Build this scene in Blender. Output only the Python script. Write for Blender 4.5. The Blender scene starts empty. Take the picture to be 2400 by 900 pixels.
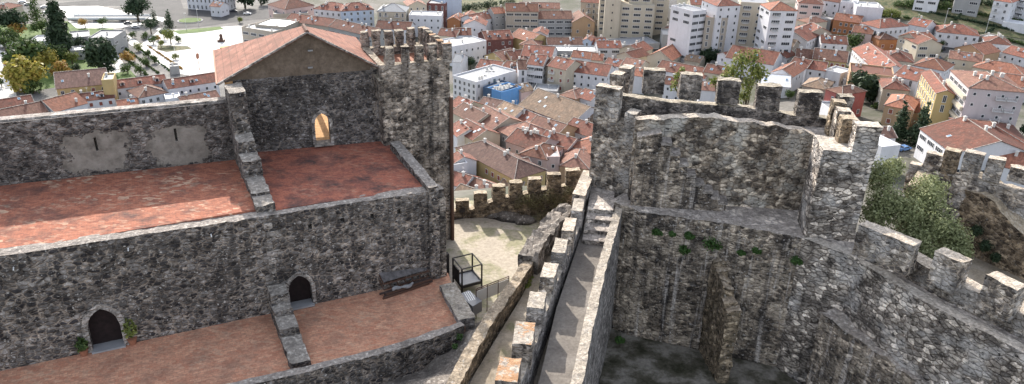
import bpy, bmesh, math, random
from mathutils import Vector, Matrix, noise
rnd = random.Random(7)
scene = bpy.context.scene
col = scene.collection
# ------------------------------------------------------------------ camera
F, CX, CY = 1800.0, 1200.0, 450.0
PIT, ROLL = math.radians(25), math.radians(1.48)
CAM = Vector((0, 0, 100))
fw = Vector((0, math.cos(PIT), -math.sin(PIT)))
rt = Vector((1, 0, 0)); up = rt.cross(fw)
RR = rt*math.cos(ROLL) + up*math.sin(ROLL)
UU = -rt*math.sin(ROLL) + up*math.cos(ROLL)
cd = bpy.data.cameras.new('camera'); cam = bpy.data.objects.new('camera', cd); col.objects.link(cam)
cd.sensor_width = 36; cd.lens = F/2400*36; cd.clip_start = .1; cd.clip_end = 9000
m = Matrix((RR, UU, -fw)).transposed().to_4x4(); m.translation = CAM; cam.matrix_world = m
scene.camera = cam
def ray(x, y): return fw + RR*((x-CX)/F) - UU*((y-CY)/F)
def at(x, y, z):                       # survey: the point at height z on the sight line measured in the photograph
    r = ray(x, y); return CAM + r*((z-CAM.z)/r.z)
def on(x, y, p, q):                    # the same on the vertical plane through p and q
    n = Vector((-(q.y-p.y), q.x-p.x, 0)); r = ray(x, y)
    return CAM + r*((p-CAM).dot(n)/r.dot(n))
def ss(a, b, v):
    t = min(1, max(0, (v-a)/(b-a))); return t*t*(3-2*t)
def T(x, y):
    hz = 68*(1-ss(30, 98, math.hypot((x-8)/1.15, y-38)))
    r = 20*ss(50, 110, x)*(1-.5*ss(180, 330, y)) + 24*ss(330, 480, y)*ss(90, 240, x)
    return hz + r*(1-hz/68)
def tp(x, y, h=0.0):                   # point h above the town's ground
    z = h
    for _ in range(12):
        p = at(x, y, z); z = z*.3 + (T(p.x, p.y)+h)*.7
    return at(x, y, z)
# ------------------------------------------------------------------ objects
def tag(o, label=None, cat=None, group=None, kind=None):
    if label: o['label'] = label
    if cat: o['category'] = cat
    if group: o['group'] = group
    if kind: o['kind'] = kind
    return o
def empty(name, loc=(0, 0, 0), rz=0, label=None, cat=None, group=None):
    o = bpy.data.objects.new(name, None); col.objects.link(o)
    o.location = loc; o.rotation_euler = (0, 0, rz); o.empty_display_size = .3
    return tag(o, label, cat, group)
def link(name, me, mats=None, parent=None):
    o = bpy.data.objects.new(name, me); col.objects.link(o)
    if mats is not None:
        for mm in (mats if isinstance(mats, (list, tuple)) else [mats]): me.materials.append(mm)
    if parent: o.parent = parent
    return o
class MB:                              # collects shapes into ONE mesh
    def __init__(s): s.v = []; s.f = []; s.m = []; s.uv = []
    def face(s, pts, mi=0, uv=None):
        n = len(s.v); s.v += [tuple(p) for p in pts]; s.f.append(tuple(range(n, n+len(pts)))); s.m.append(mi); s.uv.append(uv)
    def box(s, c, d, mi=0, rz=0, M=None):
        hx, hy, hz = d[0]/2, d[1]/2, d[2]/2; n = len(s.v)
        R = Matrix.Rotation(rz, 3, 'Z') if M is None else M
        for dx, dy, dz in ((-1,-1,-1),(1,-1,-1),(1,1,-1),(-1,1,-1),(-1,-1,1),(1,-1,1),(1,1,1),(-1,1,1)):
            s.v.append(tuple(Vector(c) + R @ Vector((dx*hx, dy*hy, dz*hz))))
        for f in ((0,3,2,1),(4,5,6,7),(0,1,5,4),(1,2,6,5),(2,3,7,6),(3,0,4,7)):
            s.f.append(tuple(n+i for i in f)); s.m.append(mi); s.uv.append(None)
    def bar(s, a, b, w, h=None, mi=0):
        a = Vector(a); b = Vector(b); d = b-a; L = d.length
        q = d.to_track_quat('X', 'Z').to_matrix(); s.box((a+b)/2, (L, w, h or w), mi, M=q)
    def tube(s, pts, rad, n=8, mi=0):
        rings = []
        for i, p in enumerate(pts):
            p = Vector(p); a = Vector(pts[max(0, i-1)]); b = Vector(pts[min(len(pts)-1, i+1)])
            q = (b-a).to_track_quat('Z', 'Y'); r = rad[i] if isinstance(rad, (list, tuple)) else rad
            k = len(s.v); rings.append(k)
            for j in range(n):
                t = 2*math.pi*j/n; s.v.append(tuple(p + q @ Vector((math.cos(t)*r, math.sin(t)*r, 0))))
        for i in range(len(pts)-1):
            for j in range(n):
                s.f.append((rings[i]+j, rings[i]+(j+1) % n, rings[i+1]+(j+1) % n, rings[i+1]+j)); s.m.append(mi); s.uv.append(None)
        s.f.append(tuple(rings[0]+j for j in reversed(range(n)))); s.m.append(mi); s.uv.append(None)
        s.f.append(tuple(rings[-1]+j for j in range(n))); s.m.append(mi); s.uv.append(None)
    def prism(s, pts, z0, z1, mi=0, top=None):
        n = len(s.v); k = len(pts)
        zs0 = z0 if isinstance(z0, (list, tuple)) else [z0]*k; zs1 = z1 if isinstance(z1, (list, tuple)) else [z1]*k
        s.v += [(p[0], p[1], zs0[i]) for i, p in enumerate(pts)] + [(p[0], p[1], zs1[i]) for i, p in enumerate(pts)]
        s.f.append(tuple(n+i for i in reversed(range(k)))); s.m.append(mi)
        s.f.append(tuple(n+k+i for i in range(k))); s.m.append(mi if top is None else top)
        for i in range(k):
            s.f.append((n+i, n+(i+1) % k, n+k+(i+1) % k, n+k+i)); s.m.append(mi)
        s.uv += [None]*(k+2)
    def mesh(s, name):
        me = bpy.data.meshes.new(name); me.from_pydata(s.v, [], s.f)
        me.polygons.foreach_set('material_index', s.m)
        if any(u for u in s.uv):
            L = me.uv_layers.new(name='UVMap')
            for p, u in zip(me.polygons, s.uv):
                if u:
                    for li, c in zip(p.loop_indices, u): L.data[li].uv = c
        me.update(); return me
    def build(s, name, mats, parent=None, fix=True, off=None):
        if off is not None: s.v = [tuple(Vector(p)-Vector(off)) for p in s.v]
        me = s.mesh(name)
        if fix:
            bm = bmesh.new(); bm.from_mesh(me); bmesh.ops.recalc_face_normals(bm, faces=bm.faces); bm.to_mesh(me); bm.free()
        return link(name, me, mats, parent)
def nz(p, amp, fr=1.9):
    p = Vector(p)
    return p + amp*noise.noise_vector(p*fr) + amp*.55*noise.noise_vector(p*fr*3.1+Vector((7, 3, 1)))
def loft(mb, path, th, seg=.35, vs=.45, amp=.05, tops=2, mi=0, rag=0.0):
    """masonry: path = [(x, y, zbottom, ztop)] along the near face, th metres thick to the LEFT of travel"""
    P = [Vector((p[0], p[1])) for p in path]
    N = []
    for i in range(len(P)):
        def nn(a, b):
            d = (P[b]-P[a]); return Vector((-d.y, d.x)).normalized() if d.length > 1e-6 else Vector((0, 0))
        a = nn(i-1, i) if i > 0 else None; b = nn(i, i+1) if i < len(P)-1 else None
        if a is not None and a.length < .5: a = None
        if b is not None and b.length < .5: b = None
        n = a if b is None else b if a is None else (a+b)
        if n is None: n = N[-1]
        else:
            n = n.normalized(); ref = a if a is not None else b
            n = n/max(.5, n.dot(ref))
        N.append(n)
    st = []
    for i in range(len(path)-1):
        L = (P[i+1]-P[i]).length; k = max(1, int(L/seg))
        for j in range(k if i < len(path)-2 else k+1):
            t = j/k
            st.append((P[i].lerp(P[i+1], t), N[i].lerp(N[i+1], t), path[i][2]*(1-t)+path[i+1][2]*t, path[i][3]*(1-t)+path[i+1][3]*t))
    H = max(s[3]-s[2] for s in st); m_ = max(1, min(40, int(H/vs))); n0 = len(mb.v); ring = 2*(m_+1)+tops-1
    for p, n, zb, zt in st:
        if rag: zt += rag*noise.noise(Vector((p.x*1.3, p.y*1.3, 5))) + rag*.5*noise.noise(Vector((p.x*4, p.y*4, 9)))
        b = p + n*th
        for j in range(m_+1): mb.v.append(tuple(nz((p.x, p.y, zb+(zt-zb)*j/m_), amp)))
        for j in range(1, tops):
            q = p.lerp(b, j/tops); mb.v.append(tuple(nz((q.x, q.y, zt+rag*.3*noise.noise(Vector((q.x*3, q.y*3, 2)))), amp)))
        for j in range(m_, -1, -1): mb.v.append(tuple(nz((b.x, b.y, zb+(zt-zb)*j/m_), amp)))
    for i in range(len(st)-1):
        for j in range(ring):
            a = n0+i*ring+j; b = n0+i*ring+(j+1) % ring
            mb.f.append((a, b, b+ring, a+ring)); mb.m.append(mi); mb.uv.append(None)
    for base, rev in ((n0, True), (n0+(len(st)-1)*ring, False)):
        idx = [base+j for j in range(ring)]
        mb.f.append(tuple(reversed(idx)) if rev else tuple(idx)); mb.m.append(mi); mb.uv.append(None)
def masonry(name, path, th, mat, parent=None, **k):
    mb = MB(); loft(mb, path, th, **k); return mb.build(name, mat, parent)
def cut(o, cutters):                   # cut openings out of a wall, then drop the cutters
    for c in cutters:
        md = o.modifiers.new('b', 'BOOLEAN'); md.object = c; md.operation = 'DIFFERENCE'; md.solver = 'EXACT'
    bpy.context.view_layer.update()
    dg = bpy.context.evaluated_depsgraph_get()
    me = bpy.data.meshes.new_from_object(o.evaluated_get(dg)); o.modifiers.clear(); o.data = me
    for c in cutters: bpy.data.objects.remove(c)
# ------------------------------------------------------------------ materials
class NT:
    def __init__(s, name):
        s.m = bpy.data.materials.new(name); s.m.use_nodes = True; s.t = s.m.node_tree; s.b = s.t.nodes['Principled BSDF']
        s.b.inputs['Roughness'].default_value = .9; s.b.inputs['Specular IOR Level'].default_value = .25
    def n(s, ty, **k):
        nd = s.t.nodes.new(ty)
        for a, v in k.items():
            if hasattr(nd, a) and a not in ('Scale',): setattr(nd, a, v)
            else: nd.inputs[a.replace('_', ' ')].default_value = v
        return nd
    def l(s, a, b): s.t.links.new(a, b)
    def co(s, uv=False, scale=(1, 1, 1), rot=0):
        tc = s.n('ShaderNodeTexCoord'); mp = s.n('ShaderNodeMapping'); mp.inputs['Scale'].default_value = scale; mp.inputs['Rotation'].default_value = (0, 0, rot)
        s.l(tc.outputs['UV' if uv else 'Object'], mp.inputs['Vector']); return mp.outputs[0]
    def noise(s, vec, scale, detail=3, rough=.55):
        nd = s.n('ShaderNodeTexNoise'); nd.inputs['Scale'].default_value = scale; nd.inputs['Detail'].default_value = detail; nd.inputs['Roughness'].default_value = rough
        s.l(vec, nd.inputs['Vector']); return nd
    def vor(s, vec, scale, feature='F1', rand=1):
        nd = s.n('ShaderNodeTexVoronoi'); nd.feature = feature; nd.inputs['Scale'].default_value = scale; nd.inputs['Randomness'].default_value = rand
        s.l(vec, nd.inputs['Vector']); return nd
    def rng(s, v, a, b, c=0., d=1.):
        nd = s.n('ShaderNodeMapRange'); s.l(v, nd.inputs[0])
        for i, x in enumerate((a, b, c, d)): nd.inputs[i+1].default_value = x
        return nd.outputs[0]
    def mix(s, f, a, b, mode='MIX'):
        nd = s.n('ShaderNodeMix'); nd.data_type = 'RGBA'; nd.blend_type = mode
        for src, k in ((f, 0), (a, 6), (b, 7)):
            if isinstance(src, (int, float)): nd.inputs[k].default_value = src
            elif isinstance(src, tuple): nd.inputs[k].default_value = (*src, 1)
            else: s.l(src, nd.inputs[k])
        return nd.outputs[2]
    def ramp(s, v, stops):
        nd = s.n('ShaderNodeValToRGB'); s.l(v, nd.inputs[0]); e = nd.color_ramp.elements
        while len(e) < len(stops): e.new(.5)
        for el, (p, c) in zip(e, stops): el.position = p; el.color = (*c, 1)
        return nd.outputs[0]
    def math(s, op, a, b=0.):
        nd = s.n('ShaderNodeMath'); nd.operation = op
        for src, k in ((a, 0), (b, 1)):
            if isinstance(src, (int, float)): nd.inputs[k].default_value = src
            else: s.l(src, nd.inputs[k])
        return nd.outputs[0]
    def bump(s, h, st=.6, dist=.05):
        nd = s.n('ShaderNodeBump'); nd.inputs['Strength'].default_value = st; nd.inputs['Distance'].default_value = dist
        s.l(h, nd.inputs['Height']); s.l(nd.outputs[0], s.b.inputs['Normal'])
    def out(s, c): s.l(c, s.b.inputs['Base Color']); return s.m
def flat(name, c, rough=.7, var=.12, metal=0., sc=1.5, spec=.3):
    t = NT(name); v = t.co(); n = t.noise(v, sc, 4)
    k = t.rng(n.outputs[0], .3, .7, 1-var, 1+var)
    mx = t.mix(1., tuple(c), t.n('ShaderNodeCombineColor').outputs[0], 'MULTIPLY')
    cc = t.t.nodes[-2] if False else [x for x in t.t.nodes if x.bl_idname == 'ShaderNodeCombineColor'][0]
    for i in range(3): t.l(k, cc.inputs[i])
    t.b.inputs['Roughness'].default_value = rough; t.b.inputs['Metallic'].default_value = metal; t.b.inputs['Specular IOR Level'].default_value = spec
    return t.out(mx)
def stone(name, cd_, cl, mortar, size=.34, patch=.5, speck=.5, streak=.4, cap=(.33, .31, .29), flatz=1.7, light=.0, mort=.07, psc=.45, bump=.95, capf=.75, patches=None, orange=0, ls=0, gain=1.):
    t = NT(name); o = t.co()
    wob = t.noise(o, 1.6, 2); add = t.n('ShaderNodeVectorMath'); add.operation = 'MULTIPLY_ADD'
    t.l(wob.outputs['Color'], add.inputs[0]); add.inputs[1].default_value = (.34, .34, .22); t.l(o, add.inputs[2])
    mp = t.n('ShaderNodeMapping'); mp.inputs['Scale'].default_value = (1/size, 1/size, flatz/size); t.l(add.outputs[0], mp.inputs['Vector']); v = mp.outputs[0]
    a = t.vor(v, 1, rand=.85); e = t.vor(v, 1, 'DISTANCE_TO_EDGE', rand=.85)
    sep = t.n('ShaderNodeSeparateColor'); t.l(a.outputs['Color'], sep.inputs[0])
    mid = tuple((x+y)/2*.9 for x, y in zip(cd_, cl))
    c = t.ramp(sep.outputs[0], [(.12, cd_), (.38, tuple(x*.7 for x in mid)), (.62, mid), (.95, tuple(x*1.12 for x in cl))])
    fine = t.noise(o, 9, 5, .65)
    f1 = t.rng(fine.outputs[0], .25, .75, .55, 1.4)
    g = t.n('ShaderNodeCombineColor'); [t.l(f1, g.inputs[i]) for i in range(3)]
    c = t.mix(.85, c, g.outputs[0], 'MULTIPLY')
    oct_ = t.noise(o, 1.9, 9, .72); om = t.rng(oct_.outputs[0], .34, .66, .12, 2.3); og = t.n('ShaderNodeCombineColor'); [t.l(om, og.inputs[i]) for i in range(3)]
    en = t.math('ADD', e.outputs['Distance'], t.rng(fine.outputs[0], .3, .7, -.05, .05))
    c = t.mix(t.rng(en, 0, mort*2, 1, 0), c, mortar)
    c = t.mix(.8, c, og.outputs[0], 'MULTIPLY')
    big = t.noise(o, psc, 8, .7)
    c = t.mix(t.rng(big.outputs[0], .47, .58, 0, patch), c, (.022, .02, .021))
    if light: 
        b2 = t.noise(o, psc*1.3, 4, .6); t.l(o, b2.inputs['Vector'])
        mp3 = t.n('ShaderNodeMapping'); mp3.inputs['Location'].default_value = (31, 7, 3); t.l(o, mp3.inputs['Vector']); t.l(mp3.outputs[0], b2.inputs['Vector'])
        c = t.mix(t.rng(b2.outputs[0], .5, .64, 0, light), c, tuple(min(.5, x*1.25) for x in cl))
    sv = t.co(scale=(1.5, 1.5, .16)); sn = t.noise(sv, 1, 4, .6)
    c = t.mix(t.rng(sn.outputs[0], .5, .68, 0, streak), c, (.028, .026, .027))
    if ls:
        lv = t.co(scale=(2.1, 2.1, .12)); ln_ = t.noise(lv, 1, 4, .65); c = t.mix(t.rng(ln_.outputs[0], .56, .7, 0, ls), c, (.5, .48, .47))
    sp = t.noise(o, 5.5, 3, .7)
    c = t.mix(t.rng(sp.outputs[0], .6, .68, 0, speck), c, (.5, .49, .48))
    sd = t.noise(t.co(scale=(1, 1, 1.6)), 3.1, 4, .7)
    c = t.mix(t.rng(sd.outputs[0], .56, .66, 0, .9), c, (.014, .013, .014))
    pmask = None
    if patches:
        pg = t.n('ShaderNodeNewGeometry'); pn_ = t.noise(pg.outputs['Position'], 1.4, 5, .65)
        for cpt, du, ru, rz_ in patches:
            sb = t.n('ShaderNodeVectorMath'); sb.operation = 'SUBTRACT'; t.l(pg.outputs['Position'], sb.inputs[0]); sb.inputs[1].default_value = cpt
            dt = t.n('ShaderNodeVectorMath'); dt.operation = 'DOT_PRODUCT'; t.l(sb.outputs[0], dt.inputs[0]); dt.inputs[1].default_value = (du[0]/ru, du[1]/ru, 0)
            dz_ = t.n('ShaderNodeVectorMath'); dz_.operation = 'DOT_PRODUCT'; t.l(sb.outputs[0], dz_.inputs[0]); dz_.inputs[1].default_value = (0, 0, 1/rz_)
            r4 = t.math('ADD', t.math('POWER', t.math('ABSOLUTE', dt.outputs['Value']), 3.), t.math('POWER', t.math('ABSOLUTE', dz_.outputs['Value']), 3.))
            r4 = t.math('ADD', r4, t.rng(pn_.outputs[0], .3, .7, -.75, .75))
            pc = t.ramp(pn_.outputs[0], [(.3, (.12, .11, .1)), (.5, (.23, .215, .195)), (.7, (.31, .29, .27))])
            mk_ = t.rng(r4, .85, 1.1, .95, 0); c = t.mix(mk_, c, pc); pmask = mk_ if pmask is None else t.math('MAXIMUM', pmask, mk_)
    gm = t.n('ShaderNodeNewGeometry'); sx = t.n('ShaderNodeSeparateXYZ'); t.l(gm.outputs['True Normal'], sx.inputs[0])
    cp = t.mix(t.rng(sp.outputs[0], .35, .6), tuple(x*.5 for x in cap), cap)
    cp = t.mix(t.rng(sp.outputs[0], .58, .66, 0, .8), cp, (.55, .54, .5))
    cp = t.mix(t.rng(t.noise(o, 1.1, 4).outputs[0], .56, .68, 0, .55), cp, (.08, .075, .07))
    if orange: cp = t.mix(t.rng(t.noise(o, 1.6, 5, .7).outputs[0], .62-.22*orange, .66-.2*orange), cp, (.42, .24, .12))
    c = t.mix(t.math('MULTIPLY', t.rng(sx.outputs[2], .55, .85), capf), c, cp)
    c = t.mix(1., c, (1.0*gain, .95*gain, .915*gain), 'MULTIPLY'); bc = t.n('ShaderNodeBrightContrast'); t.l(c, bc.inputs[0]); bc.inputs['Bright'].default_value = .0; c = bc.outputs[0]
    h = t.math('ADD', t.math('MULTIPLY', t.rng(e.outputs['Distance'], 0, .16, 0, 1), t.rng(sx.outputs[2], .5, .85, 1, .15)), t.math('MULTIPLY', fine.outputs[0], .9))
    if pmask is not None: h = t.math('MULTIPLY', h, t.math('SUBTRACT', 1.03, pmask))
    t.bump(h, bump, .09); t.b.inputs['Roughness'].default_value = .95
    return t.out(c)
def tiles(name, c1, c2, moss=.35, row=.9, lines=.35):
    t = NT(name); uv = t.co(uv=True); o = t.co()
    oi = t.n('ShaderNodeObjectInfo')
    big = t.noise(o, .45, 5, .65); c = t.mix(t.rng(big.outputs[0], .35, .65), c1, c2)
    ad = t.n('ShaderNodeVectorMath'); ad.operation = 'MULTIPLY_ADD'
    tint = t.rng(oi.outputs['Random'], 0, 1, .55, 1.25); g = t.n('ShaderNodeCombineColor'); [t.l(tint, g.inputs[i]) for i in range(3)]
    c = t.mix(1., c, g.outputs[0], 'MULTIPLY')
    vv = t.co(uv=True, scale=(1/.42, 1/row, 1)); vo = t.vor(vv, 1); sp = t.n('ShaderNodeSeparateColor'); t.l(vo.outputs['Color'], sp.inputs[0])
    k = t.rng(sp.outputs[0], 0, 1, .75, 1.3); g2 = t.n('ShaderNodeCombineColor'); [t.l(k, g2.inputs[i]) for i in range(3)]
    c = t.mix(1., c, g2.outputs[0], 'MULTIPLY')
    n2 = t.noise(o, 2.5, 5, .7); c = t.mix(t.rng(n2.outputs[0], .52, .68, 0, moss), c, (.06, .045, .035))
    n3 = t.noise(o, 1.2, 3, .7); c = t.mix(t.rng(n3.outputs[0], .62, .72, 0, .5), c, (.33, .27, .22))
    w = t.n('ShaderNodeTexWave'); w.bands_direction = 'X'; w.wave_profile = 'SIN'; w.inputs['Scale'].default_value = 1.25; t.l(uv, w.inputs['Vector'])
    sx = t.n('ShaderNodeSeparateXYZ'); t.l(uv, sx.inputs[0])
    fr = t.math('FRACT', t.math('DIVIDE', sx.outputs[1], row)); ln = t.rng(fr, .0, .14, lines, 0)
    c = t.mix(ln, c, (.05, .025, .02))
    c = t.mix(t.math('MULTIPLY', t.rng(w.outputs['Fac'], .0, .35, 1, 0), lines), c, (.06, .03, .02))
    t.bump(w.outputs['Fac'], .5, .06); t.b.inputs['Roughness'].default_value = .85
    return t.out(c)
def brick(name, c1, c2, c3, rot, w=.28, h=.14, mort=(.2, .15, .12), dirt=.6, pale=.3, dcol=(.06, .045, .045)):
    t = NT(name); v = t.co(rot=rot); o = t.co()
    b = t.n('ShaderNodeTexBrick'); t.l(v, b.inputs['Vector'])
    for k, x in (('Scale', 1.), ('Mortar Size', .008), ('Brick Width', w), ('Row Height', h), ('Bias', 0.)): b.inputs[k].default_value = x
    b.inputs['Color1'].default_value = (*c1, 1); b.inputs['Color2'].default_value = (*c2, 1); b.inputs['Mortar'].default_value = (*mort, 1)
    vo = t.vor(t.co(rot=rot, scale=(1, 1.9, 1)), 3.6); sp = t.n('ShaderNodeSeparateColor'); t.l(vo.outputs['Color'], sp.inputs[0])
    c = t.mix(t.rng(sp.outputs[0], .6, .9, 0, .8), b.outputs['Color'], c3)
    pn = t.noise(o, .5, 3); c = t.mix(t.math('MULTIPLY', t.rng(sp.outputs[1], .7, .8), t.rng(pn.outputs[0], .45, .6, 0, pale)), c, (.62, .5, .36))
    n = t.noise(o, .7, 6, .68); c = t.mix(t.rng(n.outputs[0], .47, .68, 0, dirt), c, dcol)
    n2 = t.noise(o, 7, 4, .7); g = t.rng(n2.outputs[0], .3, .7, .7, 1.3); cc = t.n('ShaderNodeCombineColor'); [t.l(g, cc.inputs[i]) for i in range(3)]
    c = t.mix(.8, c, cc.outputs[0], 'MULTIPLY'); t.bump(n2.outputs[0], .5, .02)
    return t.out(c)
def soil(name, stops, sc=.5, fine=6, bump=.5):
    t = NT(name); o = t.co(); n = t.noise(o, sc, 7, .66); c = t.ramp(n.outputs[0], stops)
    f = t.noise(o, fine, 4, .7); g = t.rng(f.outputs[0], .3, .7, .72, 1.28); cc = t.n('ShaderNodeCombineColor'); [t.l(g, cc.inputs[i]) for i in range(3)]
    c = t.mix(.9, c, cc.outputs[0], 'MULTIPLY'); t.bump(f.outputs[0], bump, .04); return t.out(c)
def leaves(name, a, b, c_=None, tr=.25):
    t = NT(name); g = t.n('ShaderNodeNewGeometry'); oi = t.n('ShaderNodeObjectInfo')
    c = t.ramp(g.outputs['Random Per Island'], [(0, a), (.6, b), (1, c_ or b)])
    t.b.inputs['Roughness'].default_value = .6
    t.out(c); tl = t.n('ShaderNodeBsdfTranslucent'); t.l(c, tl.inputs['Color']); mx = t.n('ShaderNodeMixShader'); mx.inputs[0].default_value = tr
    t.l(t.b.outputs[0], mx.inputs[1]); t.l(tl.outputs[0], mx.inputs[2]); t.l(mx.outputs[0], t.t.nodes['Material Output'].inputs['Surface'])
    return t.m
MAT = {}
MAT['palace'] = stone('dark_rubble', (.03, .029, .033), (.22, .21, .205), (.29, .25, .215), .33, .5, .95, .5, cap=(.36, .34, .32), light=.15, mort=.08, gain=1.15)
MAT['palace_far'] = stone('grey_rubble', (.032, .031, .035), (.22, .21, .205), (.26, .23, .2), .33, .65, .95, .5, cap=(.38, .36, .33), light=.3, mort=.08, gain=1.15)
MAT['tower'] = stone('tower_stone', (.05, .044, .04), (.4, .36, .32), (.36, .31, .26), .36, .6, .6, .9, light=.75, cap=(.36, .32, .25), gain=1.1)
MAT['curtain'] = stone('curtain_stone', (.08, .072, .068), (.5, .46, .41), (.36, .315, .265), .36, .65, .65, .45, light=.6, cap=(.5, .45, .38), flatz=1.5, gain=1.2)
MAT['court'] = stone('stained_stone', (.05, .045, .04), (.38, .335, .28), (.22, .185, .15), .36, .7, .7, .9, light=.5, ls=.75, gain=1.35)
MAT['pale'] = stone('pale_blocks', (.17, .155, .14), (.62, .57, .51), (.12, .1, .085), .44, .6, .5, .4, light=.6, mort=.045, flatz=1.8, cap=(.5, .47, .42), gain=1.3)
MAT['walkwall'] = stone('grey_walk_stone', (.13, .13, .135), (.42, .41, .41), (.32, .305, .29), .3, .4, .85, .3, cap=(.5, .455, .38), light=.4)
MAT['yardwall'] = stone('warm_stone', (.09, .07, .05), (.38, .31, .22), (.33, .27, .2), .4, .4, .4, .2, cap=(.55, .48, .37))
MAT['ruin'] = stone('brown_rubble', (.1, .085, .06), (.38, .32, .24), (.26, .21, .15), .36, .3, .5, .15, cap=(.42, .36, .28))  # rubble in its own brown tones, for the ruined wall and the buttress
MAT['orange_cap'] = stone('orange_lichen_stone', (.12, .11, .1), (.4, .37, .34), (.3, .27, .24), .4, .3, .5, .2, cap=(.52, .47, .4), orange=.75)
MAT['orange_cap2'] = stone('spotted_lichen_stone', (.12, .11, .1), (.4, .37, .34), (.3, .27, .24), .4, .3, .5, .2, cap=(.5, .46, .4), orange=.3)
MAT['dark_merlon'] = stone('dark_merlon_stone', (.04, .038, .037), (.26, .24, .225), (.22, .2, .18), .42, .85, .45, .7, cap=(.4, .37, .3), light=.3, psc=.8, gain=1.25)
MAT['inner'] = stone('warm_tower_rubble', (.07, .06, .052), (.52, .46, .38), (.2, .165, .13), .42, .65, .4, .35, light=.65, cap=(.45, .41, .36), flatz=1.5, gain=1.35)
MAT['dry'] = stone('stair_stone', (.1, .095, .09), (.36, .34, .31), (.08, .075, .07), .34, .3, .6, .3, gain=1.2)
MAT['surround'] = stone('dressed_stone', (.3, .28, .27), (.42, .4, .38), (.3, .28, .26), .5, .15, .1, .2, capf=.3)
MAT['plaster_patch'] = soil('old_plaster', [(.3, (.13, .115, .1)), (.5, (.24, .22, .2)), (.7, (.3, .28, .26))], 1.2, 7)
MAT['gable'] = soil('brown_render', [(.3, (.1, .075, .055)), (.55, (.15, .115, .088)), (.75, (.19, .15, .12))], 1.3, 5)
MAT['yellow_render'] = soil('ochre_render', [(.3, (.48, .26, .11)), (.7, (.6, .38, .19))], 1.2, 5)
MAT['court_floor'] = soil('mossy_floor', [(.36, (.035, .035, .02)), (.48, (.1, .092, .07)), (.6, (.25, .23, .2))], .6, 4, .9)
MAT['yard'] = soil('sandy_ground', [(.3, (.34, .3, .245)), (.5, (.4, .35, .285)), (.58, (.24, .23, .14)), (.64, (.33, .29, .22)), (.8, (.42, .365, .295))], .3, 4)
MAT['path'] = soil('worn_earth', [(.3, (.12, .13, .06)), (.45, (.24, .2, .15)), (.7, (.34, .3, .25))], .5, 6)
MAT['walk'] = soil('walkway_floor', [(.3, (.13, .115, .105)), (.5, (.19, .17, .15)), (.75, (.26, .24, .22))], .7, 6)
MAT['platform'] = stone('platform_paving', (.2, .185, .17), (.46, .43, .39), (.16, .15, .14), .45, .35, .4, .0, cap=(.4, .37, .35), capf=.35, gain=1.45)
MAT['rock'] = stone('bare_rock', (.1, .095, .09), (.26, .24, .22), (.13, .12, .1), .8, .5, .5, .1, flatz=1, cap=(.24, .22, .2), mort=.02)
FA = math.radians(-25.6)
MAT['brick_up'] = brick('upper_brick', (.32, .115, .07), (.4, .16, .1), (.22, .085, .06), FA, .26, .13, mort=(.2, .1, .07), pale=.5, dirt=.75)
MAT['brick_up2'] = brick('upper_brick_dark', (.34, .115, .075), (.4, .145, .095), (.23, .085, .065), FA, .26, .13, mort=(.2, .1, .07), pale=.15, dirt=.9)
MAT['brick_low'] = brick('lower_brick', (.48, .215, .135), (.62, .34, .22), (.42, .23, .155), FA, .34, .17, pale=.25, dirt=.5, mort=(.36, .2, .14), dcol=(.16, .1, .08))
MAT['iron'] = flat('dark_iron', (.03, .025, .025), .5)
MAT['rust'] = flat('rusty_iron', (.1, .055, .04), .6)
MAT['wood'] = flat('dark_timber', (.07, .05, .045), .8, .4, sc=6)
MAT['zinc'] = flat('grey_sheet', (.3, .3, .31), .5)
MAT['sheet'] = flat('dirty_sheet', (.11, .1, .1), .7, .5, sc=4)
MAT['panel'] = flat('pale_panel', (.62, .62, .6), .5, .05)
MAT['leaf_door'] = flat('dark_door_wood', (.016, .009, .009), .8, .4, sc=5)
MAT['cloth'] = flat('grey_cloth', (.25, .25, .26), .8)
MAT['terracotta'] = flat('terracotta', (.3, .13, .08), .8)
MAT['bark'] = flat('bark', (.09, .07, .05), .9, .3, sc=4)
MAT['white'] = flat('white_paint', (.8, .8, .8), .6, .04)
MAT['black'] = flat('dark_void', (.012, .011, .011), .9)
MAT['rt_old'] = tiles('castle_tiles', (.2, .085, .06), (.26, .12, .085), .4, .5, .55)
ROOF = {'o': tiles('orange_tiles', (.31, .13, .08), (.24, .105, .075), .45), 'r': tiles('red_tiles', (.25, .088, .06), (.16, .078, .06), .5),
        'b': tiles('brown_tiles', (.2, .1, .08), (.26, .14, .1), .5), 'd': tiles('dark_brown_tiles', (.13, .075, .065), (.17, .1, .08), .5),
        'm': tiles('mottled_old_tiles', (.2, .15, .11), (.28, .19, .13), .6), 'g': flat('grey_roofing', (.22, .23, .25), .7), 'w': flat('white_roofing', (.65, .66, .68), .5), 'k': flat('pale_gravel_roof', (.4, .4, .4), .8)}
def wallmat(name, c):
    t = NT(name); o = t.co(); sv = t.co(scale=(.6, .6, .12)); n = t.noise(sv, 1, 5, .65); oi = t.n('ShaderNodeObjectInfo')
    c1 = t.mix(t.rng(n.outputs[0], .45, .75, 0, .3), tuple(c), tuple(x*.5 for x in c)); f = t.noise(o, 1.3, 5, .6)
    c1 = t.mix(t.rng(f.outputs[0], .5, .7, 0, .15), c1, (.3, .28, .25)); return t.out(c1)
WALL = {k: wallmat('render_'+k, c) for k, c in dict(white=(.6, .6, .63), cream=(.46, .41, .33), yellow=(.46, .35, .17), blue=(.42, .49, .6), grey=(.3, .3, .3), beige=(.36, .32, .27),
        pink=(.5, .38, .36), red=(.3, .1, .09), orange=(.38, .17, .08), dkblue=(.05, .09, .16), skyblue=(.1, .25, .5), teal=(.12, .17, .19), stone=(.28, .25, .22), tan=(.4, .27, .17), maroon=(.14, .06, .055), block=(.46, .41, .42)).items()}
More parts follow.
